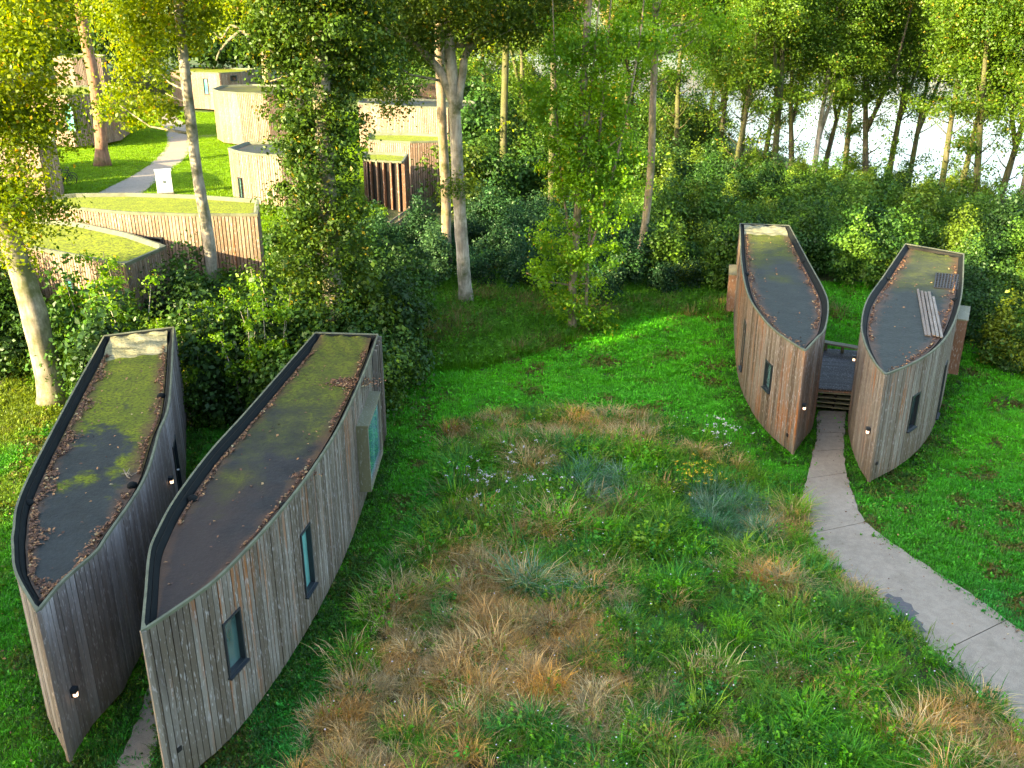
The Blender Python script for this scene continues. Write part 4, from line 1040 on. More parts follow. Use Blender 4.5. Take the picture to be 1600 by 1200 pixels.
# lakeside trees: three shapes, copied
def proto_tree(seed, h, lean, barkm, nleaf=28000, fork=False, lowleaf=0.10):
    r_ = random.Random(seed)
    path = [(0, 0, -0.2), (lean * .2, 0, h * .15), (lean * .5, .1, h * .35), (lean * .8, 0, h * .6), (lean, 0, h * .9)]
    P, rad = trunk_mb(path, 0.30, 0.08, seed=seed); tm = MB(); tm.tube(P, rad, 9)
    ells = []; lm = MB()
    for k in range(26):
        t = r_.uniform(lowleaf, 1.0); a = r_.uniform(0, 6.28); i = int(t * (len(P) - 1)); s_ = Vector(P[i]); ln = r_.uniform(1.2, 3.6) * (1.15 - 0.5 * t) * (.45 + .55 * float(ss(t, .15, .5)))
        e = s_ + Vector((math.cos(a) * ln, math.sin(a) * ln, ln * r_.uniform(.5, 1.1))); md = (s_ + e) / 2 + Vector((0, 0, -.2))
        lm.tube([s_, md, e], [rad[i] * .28, rad[i] * .16, .012], 5)
        q = r_.uniform(0.8, 1.5) * (0.5 + 1.3 * ss(t, .25, .6)); ells.append((*e, q * 1.2, q * 1.2, q * .8))
    if fork:
        s_ = Vector(P[int(.3 * len(P))]); e = s_ + Vector((2.2, .5, h * .55)); lm.tube([s_, (s_ + e) / 2 + Vector((.5, 0, 0)), e], [.2, .13, .04], 7); ells.append((*e, 2, 2, 2))
    ells.append((lean, 0, h * .95, 2.6, 2.6, 2.2)); ells.append((lean, 0, h * .8, 3.0, 3.0, 2.2))
    me, cc, cs = crown_mesh(ells, nleaf, 0.21, M['lakeleaf'], 0.75, seed=seed, dens_shell=.5)
    root = empty('lakeside_tree', (0, 0, 0)); tm.build('trunk', M[barkm], root, True); lm.build('limb', M[barkm], root, True)['kind'] = 'stuff'; link(bpy.data.objects.new('crown', me), root)
    return root
protos = [proto_tree(31, 21, 1.5, 'bark_lake'), proto_tree(32, 19, -1.8, 'bark_dark', fork=True), proto_tree(33, 22, 0.6, 'bark_lake', fork=True)]
pale = proto_tree(34, 20, 0.6, 'bark_pale', fork=True, lowleaf=.45)
used = set()
def copy_tree(p, loc, rz, sc, label, group):
    if id(p) not in used: used.add(id(p)); c = p
    else:
        c = p.copy(); scene.collection.objects.link(c)
        for ch in p.children:
            d = ch.copy(); scene.collection.objects.link(d); d.parent = c
    c.location = loc; c.rotation_euler = (0, 0, rz); c.scale = (sc, sc, sc); tag(c, label, 'tree', group)
LK = [(1098, 215, 104, 'mossy lakeside trunk just right of the thin leafed ash'), (1122, 232, 98, 'ivy green lakeside trunk left of the first wide water gap'), (1158, 225, 100, 'leaning lakeside trunk in the middle of the first wide water gap'), (1192, 232, 96, 'slim green lakeside trunk right of the leaning one'),
      (1236, 250, 92, 'black lakeside trunk left of the pale dead looking one'), (1265, 268, 80, 'pale whitish forked lakeside trunk above the left slate roof'), (1318, 262, 88, 'dark lakeside trunk right of the pale forked one'), (1352, 282, 82, 'leaning dark lakeside trunk above the gap between the two right cabins'),
      (1465, 300, 76, 'forked mossy lakeside trunk above the loose boards'), (1522, 322, 71, 'dark leaning lakeside trunk second from the right edge'), (1588, 350, 66, 'dark lakeside trunk at the right edge of the photo'), (1415, 240, 92, 'thin lakeside trunk behind the leaning dark one'), (1055, 200, 92, 'lakeside trunk hidden among the yellow green ash leaves'),
      (1288, 250, 99, 'thin lakeside trunk just right of the pale forked one'), (1385, 290, 86, 'slim lakeside trunk between the leaning one and the forked mossy one'), (1496, 320, 79, 'slender lakeside trunk beside the forked mossy one'), (1556, 335, 74, 'slim lakeside trunk third from the right edge'), (1205, 240, 78, 'green leafy young trunk before the first water gap'), (1140, 250, 76, 'young lakeside tree in front of the ivy green trunk'), (985, 200, 84, 'trunk far behind the top of the bright maple'), (820, 200, 92, 'tree behind the left side of the bright maple top'), (760, 180, 100, 'distant tree between the pale trunk and the bright maple')]
for i, (px_, py_, yy, lb) in enumerate(LK):
    p = pale if yy == 80 else protos[i % 3]
    copy_tree(p, on_ground(px_, yy), (0.3 if yy == 80 else i * 1.7), 0.9 + 0.12 * ((i * 7) % 5) / 4, lb, 'trees along the lake shore')

# ------------------------------------------------------------------ instanced masses (undergrowth, grass, woods)
def scatter(name, protos_, P, rot, scl, idx, col, kind='stuff', label=None, cat=None, tilt=None):
    """stuff: many small plants of the given shapes on given points"""
    coll = bpy.data.collections.new(name + '_shapes')
    for i, me in enumerate(protos_):
        coll.objects.link(bpy.data.objects.new('%s_%02d' % (name, i), me))
    me = bpy.data.meshes.new(name); n = len(P)
    me.vertices.add(n); me.vertices.foreach_set('co', np.ascontiguousarray(P, dtype=np.float32).ravel())
    R3 = np.zeros((n, 3), np.float32); R3[:, 2] = rot
    if tilt is not None: R3[:, :2] = tilt
    a = me.attributes.new('rot', 'FLOAT_VECTOR', 'POINT'); a.data.foreach_set('vector', R3.ravel())
    scl = np.asarray(scl, np.float32); scl = np.repeat(scl[:, None], 3, 1) if scl.ndim == 1 else scl
    a = me.attributes.new('scl', 'FLOAT_VECTOR', 'POINT'); a.data.foreach_set('vector', np.ascontiguousarray(scl).ravel())
    a = me.attributes.new('idx', 'INT', 'POINT'); a.data.foreach_set('value', np.asarray(idx, np.int32))
    c4 = np.ones((n, 4), np.float32); c4[:, :3] = col
    a = me.attributes.new('col', 'FLOAT_COLOR', 'POINT'); a.data.foreach_set('color', c4.ravel())
    ob = link(bpy.data.objects.new(name, me)); tag(ob, label, cat, kind=kind)
    ng = bpy.data.node_groups.new(name + '_nodes', 'GeometryNodeTree')
    ng.interface.new_socket('Geometry', in_out='INPUT', socket_type='NodeSocketGeometry'); ng.interface.new_socket('Geometry', in_out='OUTPUT', socket_type='NodeSocketGeometry')
    gi, go = ng.nodes.new('NodeGroupInput'), ng.nodes.new('NodeGroupOutput')
    m2p = ng.nodes.new('GeometryNodeMeshToPoints'); iop = ng.nodes.new('GeometryNodeInstanceOnPoints'); ci = ng.nodes.new('GeometryNodeCollectionInfo')
    ci.inputs['Collection'].default_value = coll; ci.inputs['Separate Children'].default_value = True; ci.inputs['Reset Children'].default_value = True
    def na(nm, t):
        x = ng.nodes.new('GeometryNodeInputNamedAttribute'); x.data_type = t; x.inputs[0].default_value = nm; return [o for o in x.outputs if o.enabled and o.name == 'Attribute'][0]
    e2r = ng.nodes.new('FunctionNodeEulerToRotation')
    lk = ng.links.new
    lk(gi.outputs[0], m2p.inputs[0]); lk(m2p.outputs[0], iop.inputs['Points']); lk(ci.outputs[0], iop.inputs['Instance']); iop.inputs['Pick Instance'].default_value = True
    lk(na('idx', 'INT'), iop.inputs['Instance Index']); lk(na('rot', 'FLOAT_VECTOR'), e2r.inputs[0]); lk(e2r.outputs[0], iop.inputs['Rotation']); lk(na('scl', 'FLOAT_VECTOR'), iop.inputs['Scale'])
    lk(iop.outputs[0], go.inputs[0])
    md = ob.modifiers.new('scatter', 'NODES'); md.node_group = ng
    return ob

def vnoise(x, y, s, seed=0):
    """cheap smooth noise 0..1"""
    r_ = np.random.default_rng(seed); T = r_.uniform(0, 1, (64, 64)); u = x / s + 17; v = y / s + 31
    i, j = np.floor(u).astype(int), np.floor(v).astype(int); fu, fv = u - i, v - j; fu = fu * fu * (3 - 2 * fu); fv = fv * fv * (3 - 2 * fv)
    g = lambda a, b: T[a % 64, b % 64]
    return (g(i, j) * (1 - fu) + g(i + 1, j) * fu) * (1 - fv) + (g(i, j + 1) * (1 - fu) + g(i + 1, j + 1) * fu) * fv

def shrub_mesh(seed, n, size, shape='round'):
    r_ = random.Random(seed); ells = []
    for k in range(9):
        a = r_.uniform(0, 6.28); q = r_.uniform(0.2, 0.8)
        if shape == 'round': ells.append((math.cos(a) * q, math.sin(a) * q, r_.uniform(.4, 1.5), r_.uniform(.3, .55), r_.uniform(.3, .55), r_.uniform(.25, .5)))
        else: ells.append((math.cos(a) * q * .5, math.sin(a) * q * .5, r_.uniform(.5, 2.6), r_.uniform(.25, .4), r_.uniform(.25, .4), r_.uniform(.3, .6)))
    me, _, _ = crown_mesh(ells, n, size, M['shrub'], 0.26, 'shrub', seed=seed, flat=.9)
    return me
shrubs = [shrub_mesh(41, 2600, 0.11), shrub_mesh(42, 2600, 0.11), shrub_mesh(43, 2200, 0.12, 'tall'), shrub_mesh(44, 2200, 0.10, 'tall'), shrub_mesh(45, 2600, 0.09)]
GREEN = np.array([[0.055, 0.13, 0.018], [0.035, 0.095, 0.016], [0.075, 0.14, 0.014], [0.03, 0.075, 0.022]])
def pick_cols(n, cols, seed): 
    r_ = np.random.default_rng(seed); c = np.asarray(cols)[r_.integers(0, len(cols), n)]; return c * r_.uniform(.75, 1.3, (n, 1))
foot = [HU[k].loop for k in 'ABCD'] + [np.array(H1o), np.array(H2o)]
def clear_of(P, margin=0.0):
    ok = np.ones(len(P), bool)
    for lp in foot:
        c = lp.mean(0); q = c + (lp - c) * (1 + margin); ok &= ~inside(P[:, :2], q)
    return ok
def thicket(name, label, poly, n, smin, smax, cols, seed, margin=0.12, kinds=(0, 1, 2, 3, 4)):
    r_ = np.random.default_rng(seed); poly = np.array(poly); lo, hi = poly.min(0), poly.max(0)
    P = r_.uniform(lo, hi, (n * 6, 2)); P = P[inside(P, poly)]; P = P[clear_of(P, margin)][:n]
    n = len(P); z = hgt(P[:, 0], P[:, 1]) - 0.1
    s = r_.uniform(smin, smax, n)
    scatter(name, shrubs, np.column_stack([P, z]), r_.uniform(0, 6.28, n), s, r_.choice(kinds, n), pick_cols(n, cols, seed), label=label, cat='undergrowth')
thicket('thicket', 'dense green thicket of bushes between the left cabins and the far ones', [(-32, 35.5), (-18.0, 35.3), (-15.2, 33), (-14.6, 31.2), (-13.5, 31.5), (-9.8, 31.0), (-6.3, 29.3), (-4.0, 34), (-4.5, 43), (-11, 41), (-16, 38), (-22, 36.5), (-34, 36)], 150, 1.1, 2.0, GREEN, 51)
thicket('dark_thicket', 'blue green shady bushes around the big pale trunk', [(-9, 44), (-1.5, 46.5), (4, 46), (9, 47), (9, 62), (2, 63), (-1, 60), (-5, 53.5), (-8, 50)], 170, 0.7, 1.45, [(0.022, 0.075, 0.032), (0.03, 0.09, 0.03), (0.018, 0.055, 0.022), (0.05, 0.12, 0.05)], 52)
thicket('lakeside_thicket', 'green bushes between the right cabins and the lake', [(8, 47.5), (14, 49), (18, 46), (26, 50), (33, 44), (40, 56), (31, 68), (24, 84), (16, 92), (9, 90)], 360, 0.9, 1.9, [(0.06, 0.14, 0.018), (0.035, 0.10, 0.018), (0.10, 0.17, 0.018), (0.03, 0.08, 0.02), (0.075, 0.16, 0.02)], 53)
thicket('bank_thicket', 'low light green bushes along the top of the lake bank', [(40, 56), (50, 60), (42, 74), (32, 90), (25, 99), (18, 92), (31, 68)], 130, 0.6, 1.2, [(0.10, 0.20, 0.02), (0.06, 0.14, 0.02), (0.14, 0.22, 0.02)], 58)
thicket('right_thicket', 'bushes at the right edge beyond the loose boards cabin', [(19.5, 36), (24, 34), (30, 40), (30, 48), (22, 46)], 45, 0.8, 1.5, [(0.05, 0.12, 0.02), (0.12, 0.17, 0.015), (0.03, 0.08, 0.02)], 54, margin=0.3)
thicket('left_thicket', 'bushes under the leaning oak at the left edge', [(-32, 35.5), (-18.5, 35.2), (-16.5, 36), (-19, 38), (-32, 38)], 50, 0.9, 1.6, [(0.07, 0.14, 0.014), (0.045, 0.11, 0.016)], 55)

thicket('hedge_thicket', 'tall dark bushes in front of the lake beyond the grey roofed cabin', [(-4, 64), (9, 62), (9, 90), (24, 101), (20, 132), (-6, 160), (-30, 175), (-12, 96), (-4, 90)], 330, 1.5, 3.2, [(0.03, 0.085, 0.016), (0.05, 0.12, 0.016), (0.075, 0.13, 0.014)], 56)

thicket('tall_thicket', 'taller leafy bushes against the wall of the nearest sunlit cabin', [(-24, 36.5), (-17, 35.5), (-13.5, 31.5), (-9, 33), (-10, 37.5), (-14.5, 38), (-24, 38.5)], 40, 1.2, 1.75, [(0.06, 0.15, 0.014), (0.04, 0.11, 0.014), (0.09, 0.17, 0.014)], 57, margin=0.25, kinds=(2, 3, 4))

# thin saplings standing in the left thicket
def sapling(seed):
    r_ = random.Random(seed); root = empty('sapling', (0, 0, 0)); mb = MB(); ells = []
    for k in range(4):
        a = r_.uniform(0, 6.28); h = r_.uniform(3.2, 5.2); e = Vector((math.cos(a) * h * .2, math.sin(a) * h * .2, h)); md = e * .5 + Vector((r_.uniform(-.15, .15), r_.uniform(-.15, .15), 0)); mb.tube([(0, 0, -.1), md, e], [.035, .022, .008], 5)
        for t in (.45, .65, .85, 1): q = (md * (1 - t) * 2 if t < .5 else md + (e - md) * (t - .5) * 2) if t < .5 else md + (e - md) * (t * 2 - 1); ells.append((*q, .35, .35, .3))
    mb.build('stem', M['bark_pale'], root, True)['kind'] = 'stuff'
    me, _, _ = crown_mesh(ells, 1500, .12, M['maple'], .2, seed=seed); link(bpy.data.objects.new('crown', me), root); return root
saps = [sapling(101), sapling(102)]; used2 = set()
for i, (px_, yy, lb) in enumerate([(300, 31, 'thin stemmed sapling just right of the mossy roofed cabin'), (345, 32.5, 'thin stemmed sapling left of the two at mid thicket'), (382, 31.5, 'thin stemmed sapling in the middle between the two left cabins'), (430, 32, 'thin stemmed sapling near the upper left side of the stained roof'), (452, 34, 'sapling close to the ivy covered oak'), (225, 33, 'sapling behind the square end of the mossy roof'), (150, 34, 'sapling between the leaning oak and the mossy roof')]):
    p = saps[i % 2]
    if i < 2: c = p
    else:
        c = p.copy(); link(c)
        for ch in p.children: d = ch.copy(); link(d); d.parent = c
    c.location = on_ground(px_, yy); c.rotation_euler = (0, 0, i * 1.9); c.scale = (.9 + .05 * i,) * 3; tag(c, lb, 'sapling', 'saplings in the left thicket')

# woodland masses: coarse trees
def wood_tree(seed, n=2600, size=0.55):
    r_ = random.Random(seed); ells = [(r_.uniform(-1.6, 1.6), r_.uniform(-1.6, 1.6), r_.uniform(5, 15), r_.uniform(1.3, 2.6), r_.uniform(1.3, 2.6), r_.uniform(1.3, 2.4)) for _ in range(14)]
    me, _, _ = crown_mesh(ells, n, size, M['shrub'], 1.1, 'woodtree', seed=seed)
    return me
wts = [wood_tree(61), wood_tree(62), wood_tree(63)]
def woods(name, label, P, smin, smax, cols, seed):
    r_ = np.random.default_rng(seed); P = np.array(P); n = len(P); s = r_.uniform(smin, smax, n)
    scatter(name, wts, np.column_stack([P, hgt(P[:, 0], P[:, 1]) - 1.0]), r_.uniform(0, 6.28, n), s, r_.integers(0, 3, n), pick_cols(n, cols, seed), label=label, cat='woodland')
r_ = np.random.default_rng(71)
Pw = r_.uniform((-110, 122), (-8, 185), (260, 2)); Pw = Pw[(Pw[:, 0] < shore(Pw[:, 1]) - 10)]
woods('hill_woodland', 'dark woodland behind the farthest cabins', Pw, 0.9, 1.4, [(0.03, 0.07, 0.015), (0.045, 0.10, 0.015), (0.02, 0.05, 0.012)], 72)
Pf = np.column_stack([r_.uniform(-260, 520, 420), r_.uniform(425, 520, 420)])
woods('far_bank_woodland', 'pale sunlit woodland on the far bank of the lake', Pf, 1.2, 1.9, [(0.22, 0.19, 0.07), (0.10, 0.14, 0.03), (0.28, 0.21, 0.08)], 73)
# wood behind and left of the place where the photo was taken; its shade lies over the lawn and the near cabins
Ps = []
for k in range(230):
    a = r_.uniform(0, 1); b = r_.uniform(-4, 9)
    q = np.array([-46, -3]) * (1 - a) + np.array([42, -62]) * a; Ps.append(q + np.array([-0.8, -0.6]) * (b + 3))
woods('sheltering_woodland', 'woodland behind the viewpoint', Ps, 1.45, 1.9, [(0.04, 0.09, 0.015), (0.05, 0.11, 0.015)], 74)

# grass and meadow plants
def blades(n, r, h0, h1, w, lean, seed, curve=0.5, head=False):
    g = np.random.default_rng(seed); a = g.uniform(0, 6.28, n); rr = r * np.sqrt(g.uniform(0, 1, n)); bx, by = np.cos(a) * rr, np.sin(a) * rr
    h = g.uniform(h0, h1, n); az = a + g.normal(0, .8, n); ln = lean * h * g.uniform(.3, 1.2, n); dx, dy = np.cos(az), np.sin(az); sx, sy = -dy, dx
    V = np.empty((n, 5, 3)); w_ = w * g.uniform(.7, 1.3, n)
    for k, (t, ws) in enumerate(((0, 1), (0, -1), (.6, -.75), (.6, .75))):
        c = (t ** 1.7) * ln; V[:, k] = np.stack([bx + dx * c + sx * w_ * ws / 2, by + dy * c + sy * w_ * ws / 2, h * t * (1 - .12 * curve)], 1)
    V[:, 4] = np.stack([bx + dx * ln, by + dy * ln, h * (1 - curve * .35)], 1)
    F4 = np.arange(n)[:, None] * 5
    tris = np.concatenate([F4 + [0, 1, 2], F4 + [0, 2, 3], F4 + [3, 2, 4]]); tint = np.clip(g.normal(.5, .25, n), 0, .96)
    return mesh_np('blades', V.reshape(-1, 3), tris, M['grass'], {'tint': ('FACE', np.tile(tint, 3))})
def weed(n, r, h, size, seed):
    g = np.random.default_rng(seed); m_ = max(3, n // 9); st = g.normal(0, r * .6, (m_, 2)); sh = g.uniform(.5, 1, m_); k = g.integers(0, m_, n); t = g.uniform(.1, 1, n)
    C = np.column_stack([st[k] * (1 + .35 * t[:, None]) + g.normal(0, r * .16, (n, 2)) * (1.3 - t[:, None]), h * sh[k] * t])
    N = g.normal(0, .55, (n, 3)); N[:, 2] += 1
    return leaf_quads(C, N, size, np.clip(g.normal(.5, .25, n), 0, .96), 'weed', M['grass'])
def plume(n, r, h, seed):
    """tall thin stems ending in airy seed heads"""
    g = np.random.default_rng(seed); vs_, T = [], []
    V, Fq = [], []
    for i in range(n):
        a = g.uniform(0, 6.28); hh = h * g.uniform(.7, 1.1); ln = .35 * hh * g.uniform(.2, 1.1); b = np.array([math.cos(a), math.sin(a), 0]); base = b * r * g.uniform(0, 1); tip = base + b * ln + [0, 0, hh]
        md = base + b * ln * .35 + [0, 0, hh * .55]; s = np.array([-b[1], b[0], 0]) * .006
        k = len(V); V += [base - s, base + s, md + s, md - s, tip + s * .5, tip - s * .5]; Fq += [(k, k + 1, k + 2, k + 3), (k + 3, k + 2, k + 4, k + 5)]; T += [.5, .5]
        for j in range(9):
            c = tip - (tip - md) * g.uniform(0, .55) + g.normal(0, .03, 3); d = g.normal(0, .035, 3); d[2] = abs(d[2]) + .03; e = np.cross(d, g.normal(size=3)); e = e / (np.linalg.norm(e) + 1e-9) * .006; k = len(V)
            V += [c - e, c + e, c + d + e, c + d - e]; Fq.append((k, k + 1, k + 2, k + 3)); T.append(g.uniform(.5, 1))
    return mesh_np('plume', np.array(V), np.array(Fq), M['grass'], {'tint': ('FACE', T)})
lawn_p = [blades(34, .16, .04, .09, .012, .6, 81), blades(30, .16, .05, .11, .013, .7, 82), weed(26, .16, .07, .05, 83), weed(22, .15, .10, .06, 84)]
mead_p = [blades(40, .15, .22, .52, .012, .8, 85), blades(46, .18, .22, .66, .0115, 1.1, 86, .8), weed(60, .22, .30, .060, 87), weed(46, .20, .40, .075, 88), plume(34, .12, .75, 89), plume(26, .16, .60, 90), blades(26, .2, .15, .35, .022, .6, 91), weed(30, .2, .15, .10, 92), blades(60, .34, .15, .48, .011, 1.1, 95, .9), blades(54, .38, .10, .38, .012, 1.5, 96, 1.1)]
r_ = np.random.default_rng(93)
pathpolys = [np.vstack([mpL, mpR[::-1]]), np.vstack([cpL, cpR[::-1]]), np.vstack([hpL, hpR[::-1]])]
deckpoly = np.array([s0[:2], s1[:2], g1[:2], g0[:2]])
deckpoly = np.array([f0[:2], f1[:2], e1[:2], e0[:2]])
def off_hard(P, jitter=0.0):
    ok = np.ones(len(P), bool)
    for q in pathpolys: ok &= ~inside(P[:, :2] + rng.normal(0, jitter, (len(P), 2)), q)
    for lp in foot[:4]: ok &= ~inside(P[:, :2], inset_loop(lp[:-1], 0.35))
    ok &= ~inside(P[:, :2], deckpoly) & ~inside(P[:, :2], np.array([f0[:2], f1[:2], g1[:2], g0[:2]]))
    return ok
def in_view(P, m=60):
    px, py = proj(P[:, 0], P[:, 1], hgt(P[:, 0], P[:, 1])); return (px > -m) & (px < 1600 + m) & (py < 1200 + m * 1.6)
def smp(x0, x1, y0_, y1_, n): return r_.uniform((x0, y0_), (x1, y1_), (n, 2))
# lawn
P = smp(-20, 30, 12, 50, 150000); wgt = 1.0 / (1 + ss(P[:, 1], 22, 50) * 1.2); P = P[r_.uniform(size=len(P)) < wgt]
inm = inside(P, MEADOW); inw = inside(P, WILD)
P = P[~inm & ~inw]; P = P[in_view(P) & off_hard(P, .13)]
n = len(P); a = vnoise(P[:, 0], P[:, 1], 3.0, 1); b = vnoise(P[:, 0], P[:, 1], 0.8, 2); c = vnoise(P[:, 0], P[:, 1], 6.5, 3)
col = np.array([0.028, 0.27, 0.02]) * (1 - a[:, None]) + np.array([0.085, 0.38, 0.018]) * a[:, None]
tm = ss(c, .55, .8)[:, None]; col = col * (1 - tm) + np.array([0.03, 0.30, 0.05]) * tm
lim = (ss(P[:, 1], 24, 31) * ss(P[:, 0], -6, -2))[:, None]; col = col * (1 - lim * .75) + np.array([0.10, 0.50, 0.018]) * lim * .75
br = ss(b * .6 + vnoise(P[:, 0], P[:, 1], .35, 5) * .5, .64, .85)[:, None]; col = col * (1 - br) + np.array([0.13, 0.12, 0.03]) * br
ylf = (ss(-P[:, 0], 12, 16) * ss(P[:, 1], 22, 27))[:, None] * ss(a, .2, .6)[:, None]; col = col * (1 - ylf * .8) + np.array([0.17, 0.20, 0.02]) * ylf * .8
col *= r_.uniform(.62, 1.4, (n, 1))
idx = np.where(r_.uniform(size=n) < .20 + .5 * (b > .6), r_.integers(2, 4, n), r_.integers(0, 2, n))
scatter('lawn_grass', lawn_p, np.column_stack([P, hgt(P[:, 0], P[:, 1])]), r_.uniform(0, 6.28, n), r_.uniform(.8, 1.7, n) * (1 + .5 * ss(P[:, 1], 25, 45)), idx, col, label='short green lawn grass with clover around the cabins', cat='grass')
# meadow
P = smp(-10, 25, 12, 33, 46000); P = P[inside(P, MEADOW)]; P = P[in_view(P) & off_hard(P)]
n = len(P); px, py = proj(P[:, 0], P[:, 1], 0.0 * P[:, 0])
def blob(cx, cy, rx, ry): 
    c_ = at(cx, cy, GZ); e_ = at(cx + rx, cy, GZ); f_ = at(cx, cy - ry, GZ)
    return np.exp(-(((P[:, 0] - c_[0]) / (e_[0] - c_[0])) ** 2 + ((P[:, 1] - c_[1]) / (f_[1] - c_[1])) ** 2))
dry = blob(700, 1010, 170, 150) * 1.0 + blob(880, 1020, 130, 120) * .6 + blob(860, 680, 190, 28) * .8 + blob(1260, 930, 90, 45) * .65 + blob(560, 1130, 80, 90) * .6 + blob(1480, 1120, 80, 60) * .35 + blob(1350, 930, 40, 25) * .7 + blob(1230, 800, 50, 50) * .45 + blob(740, 880, 90, 50) * .4
dry = dry + (vnoise(P[:, 0], P[:, 1], 0.9, 7) - .5) * .75 + (vnoise(P[:, 0], P[:, 1], 2.5, 9) - .5) * .4
teal = blob(1170, 830, 60, 50) + blob(930, 775, 60, 35) * .8 + blob(860, 960, 110, 80) * .55 + blob(1110, 780, 60, 30) * .5 + (vnoise(P[:, 0], P[:, 1], 1.4, 8) - .5) * .7
u_ = r_.uniform(size=n); fn_ = vnoise(P[:, 0], P[:, 1], .42, 61) * .6 + vnoise(P[:, 0], P[:, 1], 1.3, 62) * .4; isd = r_.uniform(size=n) < ss(dry * .80 + fn_ * 1.4 - .64, .15, .85) * .88; ist = (r_.uniform(size=n) < .8 * ss(teal, .3, .8)) & ~isd
idx = np.where(isd, np.where(u_ < .0, 4, np.where(u_ < .92, r_.choice([0, 1, 8, 8, 9, 9], n), 6)), np.where(ist, np.where(u_ < .8, r_.integers(0, 2, n), 2), np.where(u_ < .42, r_.integers(2, 4, n), np.where(u_ < .62, 6, np.where(u_ < .78, 7, r_.choice([1, 8, 9], n))))))
dc = np.array([[0.66, 0.36, 0.07], [0.56, 0.34, 0.13], [0.55, 0.44, 0.26], [0.36, 0.20, 0.07], [0.46, 0.42, 0.24], [0.34, 0.38, 0.07]]); gc = np.array([[0.06, 0.31, 0.014], [0.14, 0.40, 0.012], [0.03, 0.18, 0.02], [0.20, 0.33, 0.025], [0.06, 0.26, 0.05]]); tc = np.array([[0.09, 0.26, 0.14], [0.20, 0.30, 0.22], [0.05, 0.22, 0.06]])
pk = lambda A: A[r_.integers(0, len(A), n)]
# colours keep together in patches
reg = (vnoise(P[:, 0], P[:, 1], .6, 21) * 4.99).astype(int); g1_ = gc[reg]; d1_ = dc[reg]
col = np.where(isd[:, None], .35 * pk(dc) + .65 * d1_, np.where(ist[:, None], pk(tc), .35 * pk(gc) + .65 * g1_)) * r_.uniform(.45, 1.5, (n, 1))
scatter('meadow_plants', mead_p, np.column_stack([P, hgt(P[:, 0], P[:, 1])]), r_.uniform(0, 6.28, n), r_.uniform(.45, 1.1, n) * (.5 + 1.2 * vnoise(P[:, 0], P[:, 1], .55, 33) ** 1.3) * (1 + .25 * (blob(880, 790, 240, 110) > .4)), idx, col, label='tangled wild meadow of dry orange grasses and green herbs in the foreground', cat='meadow')
# wild edge in front of the trees
P = smp(-9, 16, 33, 52, 16000); P = P[inside(P, WILD) | ((P[:, 1] > 44) & (r_.uniform(size=len(P)) < .5))]; P = P[clear_of(P)]; n = len(P)
v = vnoise(P[:, 0], P[:, 1], 1.3, 11); isd = r_.uniform(size=n) < .38 * ss(v, .4, .8)
idx = np.where(isd, r_.choice([0, 8, 8, 6], n), r_.choice([2, 3, 6, 7, 8], n))
col = np.where(isd[:, None], np.array([[0.20, 0.17, 0.06]]), np.array([[0.075, 0.24, 0.014]])) * r_.uniform(.6, 1.5, (n, 1))
scatter('wild_edge_plants', mead_p, np.column_stack([P, hgt(P[:, 0], P[:, 1])]), r_.uniform(0, 6.28, n), r_.uniform(.9, 1.9, n), idx, col, label='rough weeds and brown grass at the foot of the trees', cat='weeds')
# weeds close round the cabins' feet
C_ = []
for k, m_ in (('A', 1400), ('B', 2200), ('C', 1600), ('D', 1600)):
    a = r_.uniform(0, HU[k].len, m_); q = np.array([HU[k].pt(t) for t in a]); nr = np.array([HU[k].normal(t) for t in a]); C_.append(q + nr * np.abs(r_.normal(.12, .35, m_))[:, None])
P = np.vstack(C_); P = P[off_hard(P) & in_view(P)]; n = len(P)
scatter('cabin_foot_weeds', mead_p, np.column_stack([P, hgt(P[:, 0], P[:, 1])]), r_.uniform(0, 6.28, n), r_.uniform(.35, .8, n), r_.choice([2, 3, 7, 6, 2], n), pick_cols(n, [(0.04, 0.13, 0.014), (0.06, 0.16, 0.014), (0.03, 0.10, 0.02)], 5), label='low leafy weeds growing along the foot of the cabin walls', cat='weeds')
# grass on the sunlit hill lawn
P = smp(-48, -8, 46, 112, 60000); P = P[off_hard(P, .05)]; P = P[in_view(P)]; n = len(P)
col = np.array([0.17, 0.33, 0.012]) * r_.uniform(.7, 1.3, (n, 1)); 
scatter('hill_lawn_grass', lawn_p[:2], np.column_stack([P, hgt(P[:, 0], P[:, 1])]), r_.uniform(0, 6.28, n), r_.uniform(1.2, 2.2, n), r_.integers(0, 2, n), col, label='sunlit short grass of the lawn between the far cabins', cat='grass')
# flowers
def flowers(name, label, px_, py_, rx, ry, n, colr, cat, size, zt):
    c_ = at(px_, py_, 0.3); C = np.column_stack([c_[0] + r_.normal(0, rx, n), c_[1] + r_.normal(0, ry, n), np.zeros(n)]); C[:, 2] = hgt(C[:, 0], C[:, 1]) + r_.uniform(zt * .8, zt * 1.2, n)
    K = np.repeat(C, 9, 0) + r_.normal(0, size * .8, (n * 9, 3)) * [1, 1, .5]; N = r_.normal(0, .4, K.shape); N[:, 2] += 1
    root = empty(name, (c_[0], c_[1], GZ)); tag(root, label, cat)
    me = leaf_quads(K, N, size, r_.uniform(0, .9, len(K)), 'bloom', colr); me.transform(Matrix.Translation(-root.location)); link(bpy.data.objects.new('bloom', me), root)['kind'] = 'stuff'
    mb = MB()
    for q in C: mb.tube([Vector((q[0], q[1], GZ)) - root.location, Vector(q) - root.location], [.008, .006], 3)
    mb.build('stem', M['stem'], root)['kind'] = 'stuff'
M['stem'] = plain('green_stem', (0.06, 0.12, 0.02), .7)
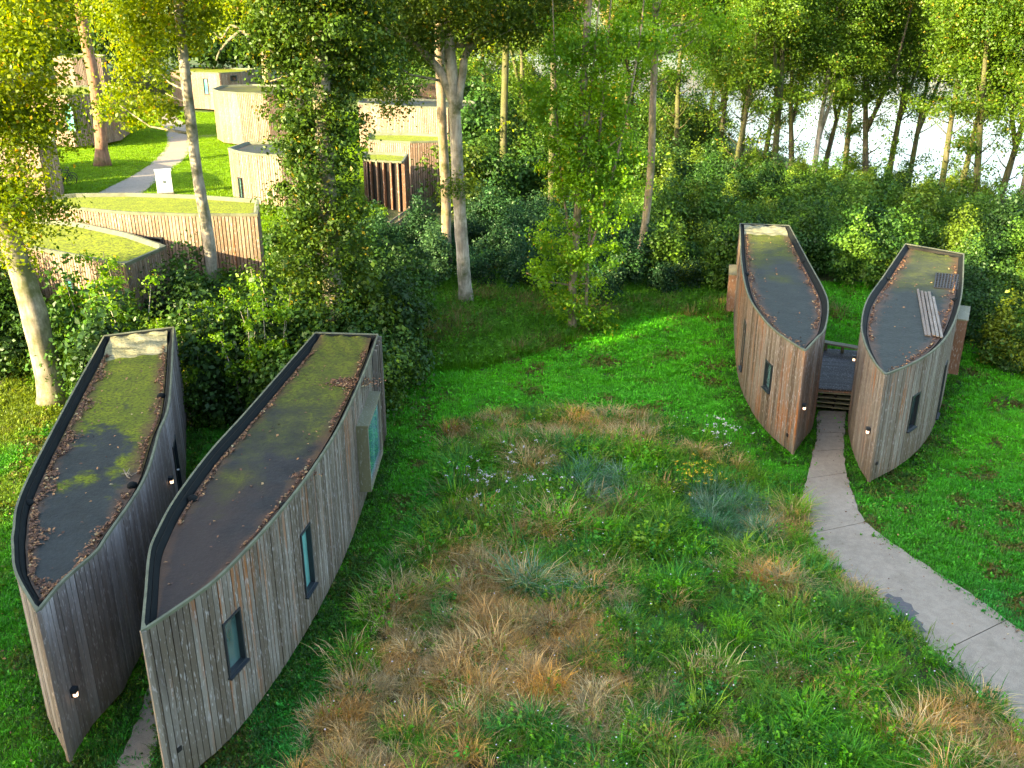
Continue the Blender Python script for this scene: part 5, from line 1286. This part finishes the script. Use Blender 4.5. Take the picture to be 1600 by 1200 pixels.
M['white_fl'] = litter('white_blossom', [(0, (0.42, 0.36, 0.38)), (1, (0.75, 0.70, 0.70))]); M['yellow_fl'] = litter('yellow_blossom', [(0, (0.55, 0.32, 0.01)), (1, (0.80, 0.60, 0.02))])
flowers('thistle_clump', 'clump of white fluffy seed heads in the upper meadow', 790, 745, .95, .9, 55, M['white_fl'], 'flowers', .045, .7)
flowers('thistle_clump', 'pinkish white fluffy heads near the point of the russet cabin', 1135, 675, .35, .8, 26, M['white_fl'], 'flowers', .05, .8)
flowers('ragwort_clump', 'yellow flowering clump in the right part of the meadow', 1088, 745, .38, .5, 46, M['yellow_fl'], 'flowers', .04, .8)
P = smp(-10, 25, 12, 32, 1500); P = P[inside(P, MEADOW) & in_view(P)]; C = np.column_stack([P, hgt(P[:, 0], P[:, 1]) + r_.uniform(.25, .5, len(P))]); N = r_.normal(0, .3, C.shape); N[:, 2] += 1
o = link(bpy.data.objects.new('small_white_flowers', leaf_quads(C, N, .035, r_.uniform(.6, 1, len(C)), 'bloom', M['white_fl'], asp=1))); tag(o, 'tiny white flowers dotted over the meadow', 'flowers', kind='stuff')

# dead leaves and grass clippings blown on the path and lawn
t = r_.uniform(0, 1, 260); v_ = np.clip(np.where(r_.uniform(size=260) < .7, r_.beta(.5, 2.5, 260) * .5 + .02, r_.uniform(0, 1, 260)), 0.01, .99); v_ = np.where(r_.uniform(size=260) < .5, v_, 1 - v_)
ia = np.linspace(0, 1, len(mpL)); C = np.stack([np.interp(t, ia, mpL[:, q]) * (1 - v_) + np.interp(t, ia, mpR[:, q]) * v_ for q in range(2)], 1)
C = np.column_stack([C, np.full(len(C), PZ + .012)]); N = r_.normal(0, .25, C.shape); N[:, 2] = 1
o = link(bpy.data.objects.new('path_leaves', leaf_quads(C, N, .06, r_.uniform(0, 1, len(C)), 'path_leaves', M['litter']))); tag(o, 'a few small dead leaves lying on the concrete path', 'leaf litter', kind='stuff')
P = smp(-18, 28, 13, 34, 2600); P = P[in_view(P) & off_hard(P)]; C = np.column_stack([P, hgt(P[:, 0], P[:, 1]) + r_.uniform(.06, .12, len(P))]); N = r_.normal(0, .3, C.shape); N[:, 2] += 1
o = link(bpy.data.objects.new('lawn_leaves', leaf_quads(C, N, .07, r_.uniform(.3, 1, len(C)), 'lawn_leaves', M['litter']))); tag(o, 'scattered dead leaves lying in the grass', 'leaf litter', kind='stuff')
